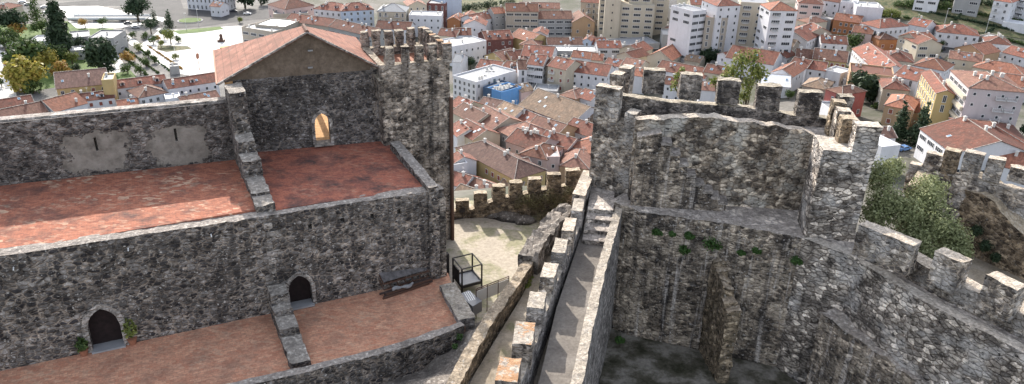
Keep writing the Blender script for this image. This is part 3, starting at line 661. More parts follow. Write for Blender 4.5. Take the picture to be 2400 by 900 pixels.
# lift cage
lf = empty('platform_lift', label='black steel platform lift cage standing at the corner of the facade', cat='lift')
ze = 74.6; c0 = at(1083, 672, ze); c1 = at(1129, 660, ze); c3 = at(1062, 645, ze); c2 = at(1107, 634, ze)
hh = 1.25
cs = [V2(c) for c in (c0, c1, c2, c3)]
mb = MB(); mb.prism([(p.x, p.y) for p in cs], ze-.12, ze); mb.build('platform', MAT['zinc'], lf)
for i, c in enumerate(cs):
    mb = MB(); mb.bar(V2(c, zy-.1), V2(c, ze+hh), .1); mb.build('post', MAT['iron'], lf)
for i in range(4):
    p, q = cs[i], cs[(i+1) % 4]
    mb = MB(); mb.bar(V2(p, ze+hh), V2(q, ze+hh), .06); mb.build('top_rail', MAT['iron'], lf)
    mb = MB(); mb.bar(V2(p, ze-.02), V2(q, ze-.02), .07, .2); mb.build('bottom_rail', MAT['iron'], lf)
d = hdir(cs[0], cs[3]); mb = MB(); c = (cs[0]+cs[3])/2-hdir(cs[0], cs[1])*.06; mb.box(V2(c, ze+.5), ((cs[3]-cs[0]).length*.5, .08, 1.0), rz=math.atan2(d.y, d.x)); mb.build('control_panel', MAT['iron'], lf)
m0 = at(1046, 652, ze); mb = MB(); mb.box(V2(m0, ze+.6), (.3, .35, 2.4), rz=FA*-1); mb.build('mast', MAT['iron'], lf)
rebase(lf)
# ramp plate, railing
mb = MB(); rp_ = [at(x, y, ZL-.5) for x, y in ((1075, 690), (1098, 680), (1130, 705), (1108, 718))]; mb.prism([(p.x, p.y) for p in rp_], ZL-1.2, ZL-.5); tag(mb.build('landing', MAT['zinc']), kind='structure')
gr = empty('floor_grating', label='white striped tread plate on the landing below the lift', cat='plate')
for k in range(4):
    p = at(1088+k*4.4, 686-k*1.2, ZL-.49); q = at(1100+k*4.4, 706-k*1.2, ZL-.49); mb = MB(); mb.bar(p, q, .06, .015); mb.build('strip', MAT['white'], gr)
rebase(gr)
rl = empty('handrail', label='thin brown metal railing with glass infill beside the landing', cat='railing')
r0 = at(1116, 706, 75.2); r1 = at(1192, 676, 75.2); zr = 76.05; r0.z = r1.z = 75.2
for k in range(4):
    p = r0.lerp(r1, k/3); mb = MB(); mb.bar(V2(p, 74), V2(p, zr), .05); mb.build('post', MAT['rust'], rl)
for z in (zr, zr-.12): mb = MB(); mb.bar(V2(r0, z), V2(r1, z), .045); mb.build('rail', MAT['rust'], rl)
mb = MB(); mb.bar(V2(r0, 75.5), V2(r1, 75.5), .02, .75); mb.build('panel', MAT['panel'], rl); rebase(rl)

# ================================================================== ruined wall, path, walkway
zp = 76.6
rl_ = [(1025, 925), (1040, 900), (1080, 830), (1133, 750), (1187, 667), (1233, 613), (1262, 582)]
rr_ = [(1068, 925), (1081, 892), (1117, 822), (1162, 742), (1213, 670), (1257, 603), (1280, 575)]
Lp = [at(x, y, 77.5) for x, y in rl_]; Rp = [at(x, y, 77.5) for x, y in rr_]
rw = empty('ruined_low_wall', label='low sunlit ruined wall beside the earth path, its top broken into rubble', cat='wall')
mid = sum(((l-r).length for l, r in zip(Lp, Rp)))/len(Lp)
masonry('wall', [P_(r, 72, 77.45) for r in Rp], .62, MAT['ruin'], rw, seg=.3, vs=.3, amp=.055, tops=4, rag=.1)
rebase(rw)
rb = empty('rubble_wall_end', label='broad heap of mortared rubble where the ruined wall meets the battlements', cat='wall')
rq = [(1262, 600), (1285, 562), (1312, 532), (1345, 505)]
masonry('wall', [P_(at(x, y, 77.9), 72, 77.8+.2*i) for i, (x, y) in enumerate(rq)], 1.15, MAT['rock'], rb, seg=.3, vs=.3, amp=.18, tops=5, rag=.25); rebase(rb)
pth = [at(x, y, zp) for x, y in ((1075, 960), (1110, 880), (1165, 790), (1220, 700), (1262, 620), (1290, 560), (1350, 520), (1400, 560), (1340, 700), (1290, 820), (1240, 960))]
mb = MB(); mb.prism([(p.x, p.y) for p in pth], zp-.6, zp); tag(mb.build('path', MAT['path']), kind='structure')
g = []
for i in range(30):
    s = rnd.random(); p = at(1228+s*38+rnd.uniform(-8, 8), 672-s*90+rnd.uniform(-8, 8), zp+.03); g.append((p.x, p.y, zp+.02, rnd.uniform(.1, .24)))
tag(crown('grass', g, 6500, .06, LF['lime'], flatten=.4, seed=4), 'bright grass strip growing along the ruined wall', 'grass', kind='stuff')
# sloping ground between the curved parapet and the ruined wall
mb = MB(); pts = [at(x, y, z) for x, y, z in ((1118, 772, 75.9), (1128, 765, 76.6), (1040, 905, 76.9), (1010, 960, 76.9), (820, 960, 74.2), (960, 850, 74.6), (1010, 812, 75.2))]
cx = sum(p.x for p in pts)/7; cy_ = sum(p.y for p in pts)/7; 
N_ = 26; bx0 = min(p.x for p in pts)-1.5; bx1 = max(p.x for p in pts)+1; by0 = min(p.y for p in pts)-2; by1 = max(p.y for p in pts)+1
def mound(x, y):
    w = 0; z = 0
    for p in pts:
        k = 1/((p.x-x)**2+(p.y-y)**2+.05)**1.4; w += k; z += k*p.z
    return z/w+.3*noise.noise(Vector((x*.9, y*.9, 3)))+.12*noise.noise(Vector((x*2.7, y*2.7, 1)))-.25
for j in range(N_+1):
    for i in range(N_+1):
        x = bx0+(bx1-bx0)*i/N_; y = by0+(by1-by0)*j/N_; mb.v.append((x, y, mound(x, y)))
for j in range(N_):
    for i in range(N_): k = j*(N_+1)+i; mb.f.append((k, k+1, k+N_+2, k+N_+1)); mb.m.append(0); mb.uv.append(None)
tag(mb.build('slope_ground', MAT['rock']), kind='structure')
# small weeds on the slope
for (x, y, z, r_, lab) in ((1067, 812, 76.1, .2, 'small dark weed on the slope below the curved parapet'), (1078, 790, 76.1, .25, 'green weed tuft against the outside of the curved parapet')):
    p = at(x, y, z); o = tag(crown('weed', [(0, 0, 0, r_)], 160, .05, LF['moss'], seed=6), lab, 'weed'); o.location = p

# battlemented walkway
zw_ = 78.0
wl = [(1262, 940), (1280, 890), (1318, 722), (1366, 575), (1392, 470)]
wr = [(1318, 940), (1328, 890), (1377, 722), (1412, 575), (1432, 480)]
WL = [at(x, y, zw_) for x, y in wl]; WR = [at(x, y, zw_) for x, y in wr]
mb = MB(); pp = [p for p in WL] + [p for p in reversed(WR)]; pp = [WL[0]-Vector((.3, 0, 0))]+[p-Vector((.3, 0, 0)) for p in WL[1:]]+[p+Vector((.3, 0, 0)) for p in reversed(WR)]
mb.prism([(p.x, p.y) for p in pp], 69.5, zw_); tag(mb.build('walkway_floor', MAT['walk']), kind='structure')
# merlon tops (pixel quads: left-near, right-near, left-far, right-far)
bt = empty('battlemented_walkway_wall', label='battlemented wall with eight square merlons along the left of the walkway', cat='wall')
TM = [((1160, 889), (1211, 896), (1180, 835), (1222, 841)), ((1200, 802), (1247, 808), (1217, 752), (1255, 757)), ((1234, 722), (1274, 724), (1248, 684), (1281, 686)),
      ((1265, 652), (1299, 652), (1274, 617), (1309, 618)), ((1292, 593), (1323, 594), (1301, 560), (1332, 561)), ((1316, 541), (1344, 543), (1326, 510), (1352, 512)), ((1339, 493), (1365, 495), (1345, 465), (1371, 467))]
ztm = 79.75
pr_ = []
for q4 in TM:
    ln, rn, lf_, rf_ = [at(x, y, ztm) for x, y in q4]; pr_.append((ln, rn, lf_, rf_))
# wall under the merlons follows their line
lpath = [V2(pr_[0][0])-hdir(pr_[0][0], pr_[0][2])*3]+[V2(x[0].lerp(x[2], .5)) for x in pr_]+[V2(at(1356, 430, 79.3))]
rpath = [V2(pr_[0][1])-hdir(pr_[0][1], pr_[0][3])*3]+[V2(x[1].lerp(x[3], .5)) for x in pr_]+[V2(at(1380, 440, 79.3))]
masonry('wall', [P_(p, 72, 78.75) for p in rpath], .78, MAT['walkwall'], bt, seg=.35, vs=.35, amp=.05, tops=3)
for i, (ln, rn, lf_, rf_) in enumerate(pr_):
    th = (V2(ln)-V2(rn)).length; dd_ = hdir(rn, rf_)
    mb = MB(); loft(mb, [P_(V2(rn), 78.4, ztm), P_(V2(rf_), 78.4, ztm)], th, seg=.2, vs=.22, amp=.045, tops=3)
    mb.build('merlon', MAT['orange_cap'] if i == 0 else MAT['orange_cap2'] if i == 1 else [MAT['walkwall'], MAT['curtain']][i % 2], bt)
q0 = V2(at(1371, 462, 79.7)); q1 = V2(at(1395, 405, 79.7)); masonry('merlon', [P_(q0, 78, 79.8), P_(q1, 78, 79.8)], .8, MAT['curtain'], bt, seg=.25, vs=.25, amp=.04, tops=3)
rebase(bt)
# right-hand parapet of the walkway
zpr = 78.95
ri = [(1303, 940), (1316, 890), (1345, 780), (1385, 640), (1413, 560), (1430, 475)]
RI = [at(x, y, zpr) for x, y in ri]
pw = empty('walkway_parapet', label='plain pale capped parapet wall along the right of the walkway above the deep court', cat='parapet')
# the outer edge
RO = [at(x, y, zpr) for x, y in ((1355, 940), (1367, 890), (1388, 780), (1418, 640), (1440, 560), (1462, 480))]
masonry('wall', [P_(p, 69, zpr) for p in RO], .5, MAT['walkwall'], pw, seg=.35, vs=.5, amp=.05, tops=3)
rebase(pw)
# walkway steps
st = empty('stone_steps', label='short flight of worn stone steps at the far end of the walkway', cat='steps')
sl = [(1368, 572), (1372, 548), (1377, 522), (1381, 498), (1386, 478)]; 
for k in range(4):
    z = zw_+.28*(k+1); A0 = at(sl[k][0], sl[k][1], z-.28); B0 = at(sl[k][0]+46, sl[k][1]+4, z-.28); dirr = hdir(A0, B0); nn = lnorm(dirr)
    A1 = A0+nn*3.2; B1 = B0+nn*3.2
    mb = MB(); mb.prism([(p.x, p.y) for p in (A0-dirr*.1, B0+dirr*.25, B1+dirr*.25, A1-dirr*.1)], zw_-.5, z); mb.build('step', MAT['platform'], st)
rebase(st)

# ================================================================== right-hand tower and court
zpl = 79.2
cin = [(1440, 474), (1500, 494), (1600, 510), (1700, 524), (1800, 542), (1880, 558), (2000, 600), (2080, 655), (2160, 703), (2260, 755), (2330, 790), (2420, 838), (2560, 920)]
CI = [at(x, y, zpl) for x, y in cin]
ct = empty('court_wall', label='stained curving retaining wall around the deep court with weeds near its top', cat='wall')
woL = masonry('wall', [P_(p, 69, zpl) for p in CI[:6]], .6, MAT['court'], ct, seg=.4, vs=.45, amp=.07, tops=3, rag=.12)
cutr = []
for hx, hy, s_ in ((1507, 637, .35), (1568, 640, .3), (1625, 665, .42), (1795, 770, .3), (1600, 648, .2), (1480, 780, .3), (1545, 810, .2)):
    A_ = CI[1]; B_ = CI[4]; q = on(hx, hy, A_, B_); c = MB(); c.box(q, (s_, 1.2, s_*.9), rz=0); cutr.append(c.build('cutter', []))
cut(woL, cutr); rebase(ct)
cw = empty('sweeping_court_wall', label='pale block masonry wall sweeping down to the bottom right corner', cat='wall')
masonry('wall', [P_(p, 67, zpl) for p in CI[5:]], .7, MAT['pale'], cw, seg=.45, vs=.45, amp=.06, tops=3, rag=.04); rebase(cw)
# lower, nearer skin of the same wall (dark corner mass)
bs = empty('court_buttress', label='broken rubble buttress standing against the stained court wall', cat='buttress')
A_ = CI[2]; B_ = CI[4]
b0_ = at(1655, 905, 70); b1_ = at(1735, 905, 70); 
bu = hdir(at(1680, 880, 71), at(1735, 880, 71)); 
p0 = on(1696, 662, CI[2]+Vector((0, -1.8, 0)), CI[4]+Vector((0, -1.8, 0))); zt_ = p0.z; pL = V2(p0)
bd_ = Vector((.12, -1, 0)).normalized()
for k in range(6):      # ragged raking top, stepping out from the wall
    q = pL-bd_*2.4+bd_*(k*.6); masonry('rubble_course', [P_(q, 69, zt_+.5-.28*k-.25*(k > 3)), P_(q+Vector((.72, 0, 0)), 69, zt_+.45-.3*k)], -.85, MAT['ruin'], bs, seg=.25, vs=.28, amp=.12, tops=4, rag=.3)
rebase(bs)
# corner where the near wall of the court begins
nb_ = empty('court_corner_wall', label='dark stained corner wall below the pale sweeping masonry', cat='wall')
k0 = at(1868, 600, 77.5); k1 = at(2010, 1020, 71.0)
q0 = V2(at(1945, 770, 76.0)); q1 = V2(at(2090, 980, 76.0)); 
masonry('wall', [P_(V2(at(1925, 735, 75.6)), 69, 75.7), P_(V2(at(2060, 830, 75.2)), 69, 75.2), P_(V2(at(2300, 1000, 74.6)), 69, 74.6)], 1.6, MAT['court'], nb_, seg=.4, vs=.4, amp=.1, tops=6, rag=.2); rebase(nb_)
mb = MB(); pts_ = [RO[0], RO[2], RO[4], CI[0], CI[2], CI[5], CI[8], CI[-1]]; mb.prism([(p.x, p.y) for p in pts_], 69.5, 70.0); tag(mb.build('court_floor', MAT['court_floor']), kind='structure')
mb = MB(); pts_ = [at(1430, 470, zpl), CI[1]+Vector((0, .2, 0)), CI[3]+Vector((0, .2, 0)), CI[5]+Vector((0, .2, 0)), CI[6]+Vector((0, .3, 0)), at(2010, 545, zpl), at(1900, 470, zpl), at(1480, 440, zpl)]; mb.prism([(p.x, p.y) for p in pts_], zpl-.6, zpl-.03); tag(mb.build('platform_paving', MAT['platform']), kind='structure')
# ledge behind the sweeping wall and the parapet with merlons
off = []
CC = CI[5:]
for i, p in enumerate(CC):
    d = hdir(CC[max(0, i-1)], CC[min(len(CC)-1, i+1)]); off.append(V2(p)+lnorm(d)*1.1)
mb = MB(); pts_ = [V2(p)+Vector((.1, .3, 0)) for p in CC]+[p+Vector((.3, .3, 0)) for p in reversed(off)]; mb.prism([(p.x, p.y) for p in pts_], zpl-1, zpl-.05); tag(mb.build('ledge_floor', MAT['platform']), kind='structure')
pm = empty('sweeping_parapet', label='parapet with three massive merlons above the sweeping pale wall', cat='parapet')
zk = 80.35
masonry('wall', [P_(p, 72, zk) for p in off[1:]], .95, MAT['curtain'], pm, seg=.35, vs=.35, amp=.07, tops=3, rag=.05)
for (x0, y0), (x1, y1) in (((2012, 527), (2142, 578)), ((2192, 588), (2256, 618)), ((2311, 642), (2384, 678))):
    zmm = 81.75; p = at(x0, y0, zmm); q = at(x1, y1, zmm); L_ = (q-p).length
    merlon(V2(p), hdir(p, q), L_, .85, zk-.4, zmm, MAT['curtain'], pm, .06)
rebase(pm)

# corner turret on the left of the court tower
mc = MAT['curtain']
tr = empty('corner_turret', label='tall battlemented corner turret where the walkway steps end', cat='turret')
t0 = V2(at(1379, 440, 79.0)); t1 = V2(at(1480, 462, 79.0)); tu2 = hdir(t0, t1); tn2 = lnorm(tu2)
tz = on(1455, 285, t0, t1).z; z_a = on(1415, 203, t0, t1).z; print('turret', t0, t1, tz, z_a)
masonry('wall', [P_(t0, 66, tz-.1), P_(t1, 66, tz-.1)], 1.5, mc, tr, seg=.35, vs=.45, amp=.06, tops=4)
merlon(t0, tu2, (on(1447, 230, t0, t1)-on(1391, 230, t0, t1)).length, .7, tz-.4, z_a, mc, tr)
pq_ = V2(on(1467, 262, t0, t1)); merlon(pq_, tu2, .75, .9, tz-.5, on(1490, 268, t0, t1).z, MAT['pale'], tr)
s_ = V2(t0)+tn2*1.5
masonry('side_wall', [P_(t0+tu2*.75+tn2*1.3, 66, tz-.2), P_(t0+tu2*.75+tn2*6.2, 66, tz-.1)], .75, mc, tr, seg=.35, vs=.45, amp=.05)
for k in (1, 2): merlon(t0+tu2*.75+tn2*(1.0+k*1.75), tn2, 1.0, .75, tz-.3, z_a+.05, mc, tr)
rebase(tr)
# inner wall with the stair
iw = empty('tower_inner_wall', label='broad rubble wall of the open tower above the paved platform', cat='wall')
i0 = V2(at(1480, 468, zpl)); i1 = V2(at(1878, 492, zpl)); iu = hdir(i0, i1); inn = lnorm(iu)
zi = lambda x, y: on(x, y, i0, i1).z
ii = [(1490, 284), (1556, 277), (1620, 273), (1720, 281), (1800, 292), (1880, 306), (1915, 318)]
masonry('wall', [P_(V2(on(x, y, i0, i1)), 77, zi(x, y)) for x, y in ii], .75, MAT['inner'], iw, seg=.35, vs=.4, amp=.09, tops=3, rag=.16)
zwk = zi(1700, 281)-.95
mb = MB(); pts_ = [i0+inn*.4, i1+inn*.4+iu*1.5, i1+inn*2.4+iu*1.5, i0+inn*2.4]; mb.prism([(p.x, p.y) for p in pts_], zwk-.5, zwk); mb.build('wall_walk', MAT['platform'], iw)
rebase(iw)
sa = empty('tower_staircase', label='steep worn stone stair climbing the inside of the open tower', cat='steps')
s0_ = i0-inn*.85
sp = [(1494, 322), (1551, 312), (1553, 335), (1572, 337), (1574, 360), (1592, 362), (1594, 385), (1610, 388), (1612, 410), (1628, 412), (1630, 432), (1648, 436), (1650, 448), (1668, 452), (1669, 462), (1684, 466), (1686, 474), (1702, 478)]
SS = [on(x, y, s0_, s0_+iu) for x, y in sp]
mb = MB(); pts_ = [SS[0]]
pf = [((p-s0_).dot(iu), p.z) for p in SS]; ppf = [(pf[0][0], 78.9)]+pf+[(pf[-1][0], 78.9)]
extr(mb, ppf, V2(s0_), iu, inn, 0, .86); mb.build('stair_mass', MAT['court'], sa)
for k in range(2, len(pf)-1, 2):
    x0_, z0_ = pf[k]; x1_, z1_ = pf[k+1]; c = V2(s0_)+iu*((x0_+x1_)/2)+inn*.4+Vector((0, 0, z0_-.02)); mb = MB(); mb.box(c, (x1_-x0_+.16, 1.0, .2), rz=math.atan2(iu.y, iu.x)+rnd.uniform(-.03, .03)); mb.build('tread', MAT['surround'], sa)
rebase(sa)
# crenellated back wall of the open tower
bk = empty('tower_back_battlement', label='row of dark square merlons on the back wall of the open tower', cat='wall')
j0 = i0+inn*2.3; j1 = i1+inn*2.3
J = lambda x, y: on(x, y, j0, j1)
cl_ = [(1440, 222), (1510, 232), (1570, 240), (1660, 246), (1747, 252), (1854, 269), (1952, 280), (1985, 285)]
masonry('wall', [P_(V2(J(x, y)), 66, J(x, y).z) for x, y in cl_], .7, MAT['dark_merlon'], bk, seg=.35, vs=.5, amp=.06, tops=3)
for x0, x1, yt in ((1509, 1560, 160), (1596, 1648, 171), (1684, 1737, 184), (1779, 1834, 197), (1875, 1930, 212), (1969, 2003, 222)):
    p = J(x0, yt+4); q = J(x1, yt+6); merlon(V2(p), iu, (V2(q)-V2(p)).length, .68, J(x0, yt+60).z, (p.z+q.z)/2, MAT['dark_merlon'], bk)
rebase(bk)
# right pier of the open tower
rt_ = empty('right_pier_tower', label='massive pale block pier with merlons at the right end of the open tower', cat='tower')
k0 = V2(at(1886, 556, zpl)); k1 = V2(at(2003, 566, zpl)); ku = hdir(k0, k1); kn = lnorm(ku); K = lambda x, y: on(x, y, k0, k1)
zk0 = K(1940, 355).z; zk1 = K(2035, 298).z; print('pier', k0, k1, zk0, zk1)
k1 = V2(K(2040, 400)); 
masonry('wall', [P_(k0, 66, zk0+.1), P_(k1, 66, zk0)], 2.3, MAT['pale'], rt_, seg=.35, vs=.45, amp=.05, tops=8)
p = V2(K(2000, 340)); merlon(p, ku, (V2(K(2058, 340))-p).length, .9, zk0-.5, zk1, MAT['pale'], rt_)
pr0 = V2(K(2040, 340))
for k, (dz, dl) in enumerate(((.0, 1.35), (.15, 2.5), (.2, 3.7))):
    merlon(pr0-ku*.55+kn*dl, kn, .75, .75, zk0-.4, zk1+dz-.1, MAT['yardwall'] if k != 1 else MAT['curtain'], rt_)
masonry('parapet', [P_(pr0+kn*.5+ku*.25, zk0-2, zk0+.75), P_(pr0+kn*5.2+ku*.25, zk0-2, zk0+.75)], .6, MAT['curtain'], rt_, seg=.35, vs=.35, amp=.05)
rebase(rt_)

# weeds hanging on the court wall
for i, (x, y, s_, lab) in enumerate(((1537, 541, .2, 'weed tuft growing at the top left of the court wall'), (1573, 546, .14, 'tiny weed between the two upper tufts of the court wall'), (1612, 550, .2, 'leafy weed under the platform edge near the large bush'), (1663, 568, .38, 'largest green weed hanging on the court wall'), (1600, 582, .24, 'dark weed below the platform edge of the court wall'), (1735, 590, .15, 'small weed right of the largest tuft on the court wall'), (1770, 585, .18, 'round weed tuft near the middle of the court wall'), (1862, 608, .22, 'weed tuft at the right end of the court wall'), (1450, 796, .2, 'lone weed low in the left corner of the court'))):
    q = on(x, y, CI[1], CI[4]) if x < 1800 else on(x, y, CI[4], CI[6]); q = q-Vector((0, .12, 0))
    if i == 8: q = at(x, y, 71)
    o = tag(crown('weed', [(0, 0, 0, s_*1.5), (s_*1.3, .02, -s_*.4, s_*1.0)], 420, .075, LF['moss'], seed=20+i, inner=.1), lab, 'weed', 'weeds on the court wall'); o.location = q

# olive tree behind the parapet
def trunk(name, p0, h, r, parent, limbs=5, spread=1.5, seed=1, top=None):
    r_ = random.Random(seed); mb = MB(); p0 = Vector(p0); mid_ = p0+Vector((r_.uniform(-.1, .1)*h, r_.uniform(-.1, .1)*h, h*.5)); mb.tube([p0-Vector((0, 0, .3)), p0+Vector((0, 0, h*.1)), mid_], [r*1.3, r, r*.8], 8)
    for k in range(limbs):
        an = k*2*math.pi/limbs+r_.uniform(-.4, .4); e_ = mid_+Vector((math.cos(an)*spread, math.sin(an)*spread, h*.45*r_.uniform(.7, 1.2))); mb.tube([mid_-Vector((0, 0, h*.06)), mid_.lerp(e_, .5)+Vector((0, 0, h*.06)), e_], [r*.6, r*.4, r*.15], 6)
    return mb.build(name, MAT['bark'], parent)
ol = empty('olive_tree', label='bushy grey green olive tree behind the parapet of the sweeping wall', cat='tree')
bb = []
for (x, y, d_, R_) in ((2065, 410, 46, 1.6), (2075, 470, 45, 1.7), (2120, 500, 45, 1.9), (2165, 470, 46, 2.0), (2195, 530, 45, 1.9), (2235, 560, 45, 1.6), (2150, 560, 44.5, 1.6), (2215, 600, 44, 1.2), (2050, 500, 45, 1.4), (2180, 440, 47, 1.4), (2095, 390, 47, 1.0), (2255, 590, 44.5, 1.0), (2175, 600, 43.5, 1.1)):
    r_ = ray(x, y); p = CAM+r_*d_; bb.append((p.x, p.y, p.z, R_*.78)); 
crown('crown', bb, 22000, .085, LF['olive'], ol, seed=12, inner=.2)
cxx = sum(b[0] for b in bb)/len(bb); cyy = sum(b[1] for b in bb)/len(bb); trunk('trunk', (cxx, cyy, 70), 8, .3, ol, 7, 1.8)
rebase(ol); print('olive', ol.location)
# autumn vine tree beyond the battlement
vt = empty('vine_tree', label='thin yellow green tree showing above the back battlement of the open tower', cat='tree'); bb = []
for (x, y, R_) in ((1740, 140, .9), (1770, 160, .9), (1720, 165, .9), (1700, 185, .7), (1755, 195, .7), (1675, 190, .5), (1590, 180, .45), (1580, 200, .45), (1745, 225, .6), (1770, 130, .6), (1785, 175, .6), (1600, 165, .35)):
    p = CAM+ray(x, y)*52.5; bb.append((p.x, p.y, p.z, R_))
crown('crown', bb, 1700, .12, LF['lime'], vt, seed=5, inner=.1)
mb = MB()
b0v = Vector(bb[8][:3])-Vector((0, 0, 9))
for b in bb: mb.tube([b0v, b0v.lerp(Vector(b[:3]), .6)+Vector((0, 0, .4)), Vector(b[:3])], [.09, .06, .03], 5)
mb.build('branch', MAT['bark'], vt); rebase(vt)

# ---- outer bastion at far right
ob = empty('outer_bastion', label='ruined battlemented bastion at the right edge beyond the olive tree', cat='tower')
zb = 74.0; f0 = V2(at(2225, 575, zb)); f1 = V2(at(2420, 665, zb)); fu = hdir(f0, f1); fn = lnorm(fu); Kq = lambda x, y: on(x, y, f0, f1)
zt1 = Kq(2260, 440).z; zt2 = Kq(2400, 600).z; print('bastion', f0, f1, zt1, zt2)
masonry('wall', [P_(f0-fu*1.2, 66, zt1), P_(V2(Kq(2330, 470)), 66, zt1-.1), P_(V2(Kq(2365, 500)), 66, zt1-1.0), P_(f1+fu*1, 66, zt1-2.4)], 3.6, MAT['yardwall'], ob, seg=.45, vs=.5, amp=.1, tops=8, rag=.2)
g0 = V2(at(2175, 410, zt1+.3)); g1 = V2(at(2420, 470, zt1+.3)); gu = hdir(g0, g1); G = lambda x, y: on(x, y, g0, g1)
masonry('wall', [P_(g0-gu*.6, 66, G(2200, 402).z), P_(g1+gu*1, 66, G(2400, 448).z)], .7, MAT['curtain'], ob, seg=.4, vs=.5, amp=.06)
for x0, x1, yt, mm in ((2172, 2214, 352, 'curtain'), (2217, 2256, 346, 'yardwall'), (2266, 2313, 350, 'curtain'), (2319, 2362, 366, 'curtain'), (2368, 2420, 388, 'curtain')):
    p = V2(G(x0, yt)); q = V2(G(x1, yt)); merlon(p, gu, (q-p).length, .7, G(x0, 405).z-.6, G(x0, yt+4).z, MAT[mm], ob)
h0_ = g0-gu*.7; masonry('wall', [P_(h0_-lnorm(gu)*2.6, 66, zt1+.2), P_(h0_, 66, zt1+.5)], -.9, MAT['yardwall'], ob, seg=.4, vs=.5, amp=.08)
merlon(V2(G(2133, 383)), gu, 1.0, .6, zt1-1.5, G(2133, 383).z, MAT['curtain'], ob)
rebase(ob)
o = tag(crown('shrub', [(*on(2315, 560, f0-fn*.5, f1-fn*.5)[:2], on(2315, 570, f0, f1).z, .5), (*on(2290, 535, f0-fn*.4, f1-fn*.4)[:2], on(2290, 535, f0, f1).z, .5), (*on(2335, 600, f0-fn*.5, f1-fn*.5)[:2], on(2335, 595, f0, f1).z, .4)], 1500, .07, LF['dark'], seed=9), 'dark ivy bush at the foot of the ruined bastion', 'bush'); rebase(o)
mb = MB(); pts_ = [at(2130, 560, 74), at(2500, 560, 74), at(2600, 900, 74), at(2300, 800, 74), at(2170, 690, 74)]; mb.prism([(p.x, p.y) for p in pts_], 73, 74.0); tag(mb.build('outer_ward_ground', MAT['path']), kind='structure')
# ================================================================== TOWN
mb = MB()
def axis(lo, hi, st, far):
    L = []; x = lo
    while x <= hi: L.append(x); x += st
    return [lo-far*k**2 for k in range(6, 0, -1)]+L+[hi+far*k**2 for k in range(1, 7)]
X = axis(-420, 480, 7, 60); Y = axis(-60, 640, 7, 60)
for y in Y:
    for x in X: mb.v.append((x, y, T(x, y)))
nx = len(X)
for j in range(len(Y)-1):
    for i in range(nx-1): k = j*nx+i; mb.f.append((k, k+1, k+nx+1, k+nx)); mb.m.append(0); mb.uv.append(None)
MAT['town_ground'] = soil('town_ground', [(.34, (.045, .055, .03)), (.46, (.075, .075, .055)), (.6, (.14, .13, .12))], .04, .8)
tag(mb.build('ground', MAT['town_ground'], fix=False), kind='structure')
MAT['grass'] = soil('lawn', [(.3, (.05, .09, .025)), (.6, (.1, .15, .04)), (.8, (.2, .19, .08))], .15, 1.5)
MAT['garden'] = soil('garden_soil', [(.36, (.03, .045, .02)), (.47, (.08, .09, .04)), (.56, (.14, .12, .07)), (.66, (.05, .07, .03))], .3, 2.5)
MAT['river'] = flat('river_water', (.3, .31, .31), .3, .4, sc=.6, spec=.5)
def sheet(name, px, mat, dz, q=None):
    pts = [at(x, y, dz) for x, y in px]; mb = MB(); mb.face(pts); bm_ = mb.build(name, mat); return tag(bm_, kind='structure')
def drape(name, q, mat, dz, n1=14, n2=8):
    mb = MB()
    for j in range(n2+1):
        for i in range(n1+1):
            s = i/n1; t_ = j/n2; x = (q[0][0]*(1-s)+q[1][0]*s)*(1-t_)+(q[3][0]*(1-s)+q[2][0]*s)*t_; y = (q[0][1]*(1-s)+q[1][1]*s)*(1-t_)+(q[3][1]*(1-s)+q[2][1]*s)*t_
            mb.v.append(tuple(tp(x, y, dz)))
    for j in range(n2):
        for i in range(n1): k = j*(n1+1)+i; mb.f.append((k, k+1, k+n1+2, k+n1+1)); mb.m.append(0); mb.uv.append(None)
    return tag(mb.build(name, mat), kind='structure')
sheet('plaza', [(-80, 8), (700, -20), (640, 300), (-80, 330)], MAT['street'], .05)
sheet('plaza', [(372, 66), (420, 70), (560, 60), (620, 74), (600, 200), (400, 170), (300, 100)], MAT['paving'], .13)
sheet('car_park', [(262, 60), (340, 58), (372, 72), (330, 104), (290, 96)], MAT['street'], .15)
sheet('park_ground', [(-60, 60), (70, 56), (180, 48), (262, 60), (275, 90), (262, 120), (330, 190), (130, 205), (60, 215), (20, 110)], MAT['grass'], .1)
sheet('road', [(-80, 20), (60, 12), (230, 0), (330, -12), (420, -10), (430, 20), (520, 22), (700, 20), (700, 36), (560, 50), (480, 62), (420, 66), (350, 60), (345, 48), (160, 52), (160, 38), (330, 34), (300, 14), (170, 12), (60, 30), (-80, 40)], MAT['asphalt'], .12)
sheet('river', [(130, 16), (230, 14), (310, 30), (400, 44), (380, 50), (340, 42), (160, 46), (150, 30)], MAT['river'], .16)
sheet('river', [(160, 50), (200, 47), (340, 46), (330, 58), (270, 66), (180, 66)], MAT['river'], .16)
sheet('lawn', [(405, 72), (515, 62), (525, 68), (470, 76), (420, 80)], MAT['grass'], .16)
sheet('lawn', [(370, 106), (440, 108), (450, 114), (390, 122), (368, 116)], MAT['garden'], .16)
sheet('path', [(262, 75), (285, 72), (425, 165), (405, 172)], MAT['paving'], .18)
sheet('path', [(160, 104), (200, 100), (275, 125), (300, 165), (255, 175), (200, 128), (160, 130)], MAT['paving'], .17)
sheet('path', [(0, 118), (30, 125), (40, 235), (-40, 235)], MAT['paving'], .18)
sheet('path', [(0, 100), (65, 96), (190, 120), (190, 128), (60, 106), (-10, 112)], MAT['paving'], .19)
drape('road', [(1566, -10), (1584, -10), (1592, 52), (1568, 52)], MAT['asphalt'], .15, 6, 10)
drape('road', [(2205, 95), (2240, 112), (2200, 150), (2170, 140)], MAT['asphalt'], .15, 6, 6)
drape('road', [(1855, 70), (1875, 68), (1905, 120), (1885, 125)], MAT['paving'], .15, 6, 6)
drape('road', [(1985, 130), (1998, 118), (2012, 160), (1990, 170)], MAT['asphalt'], .15, 6, 6)
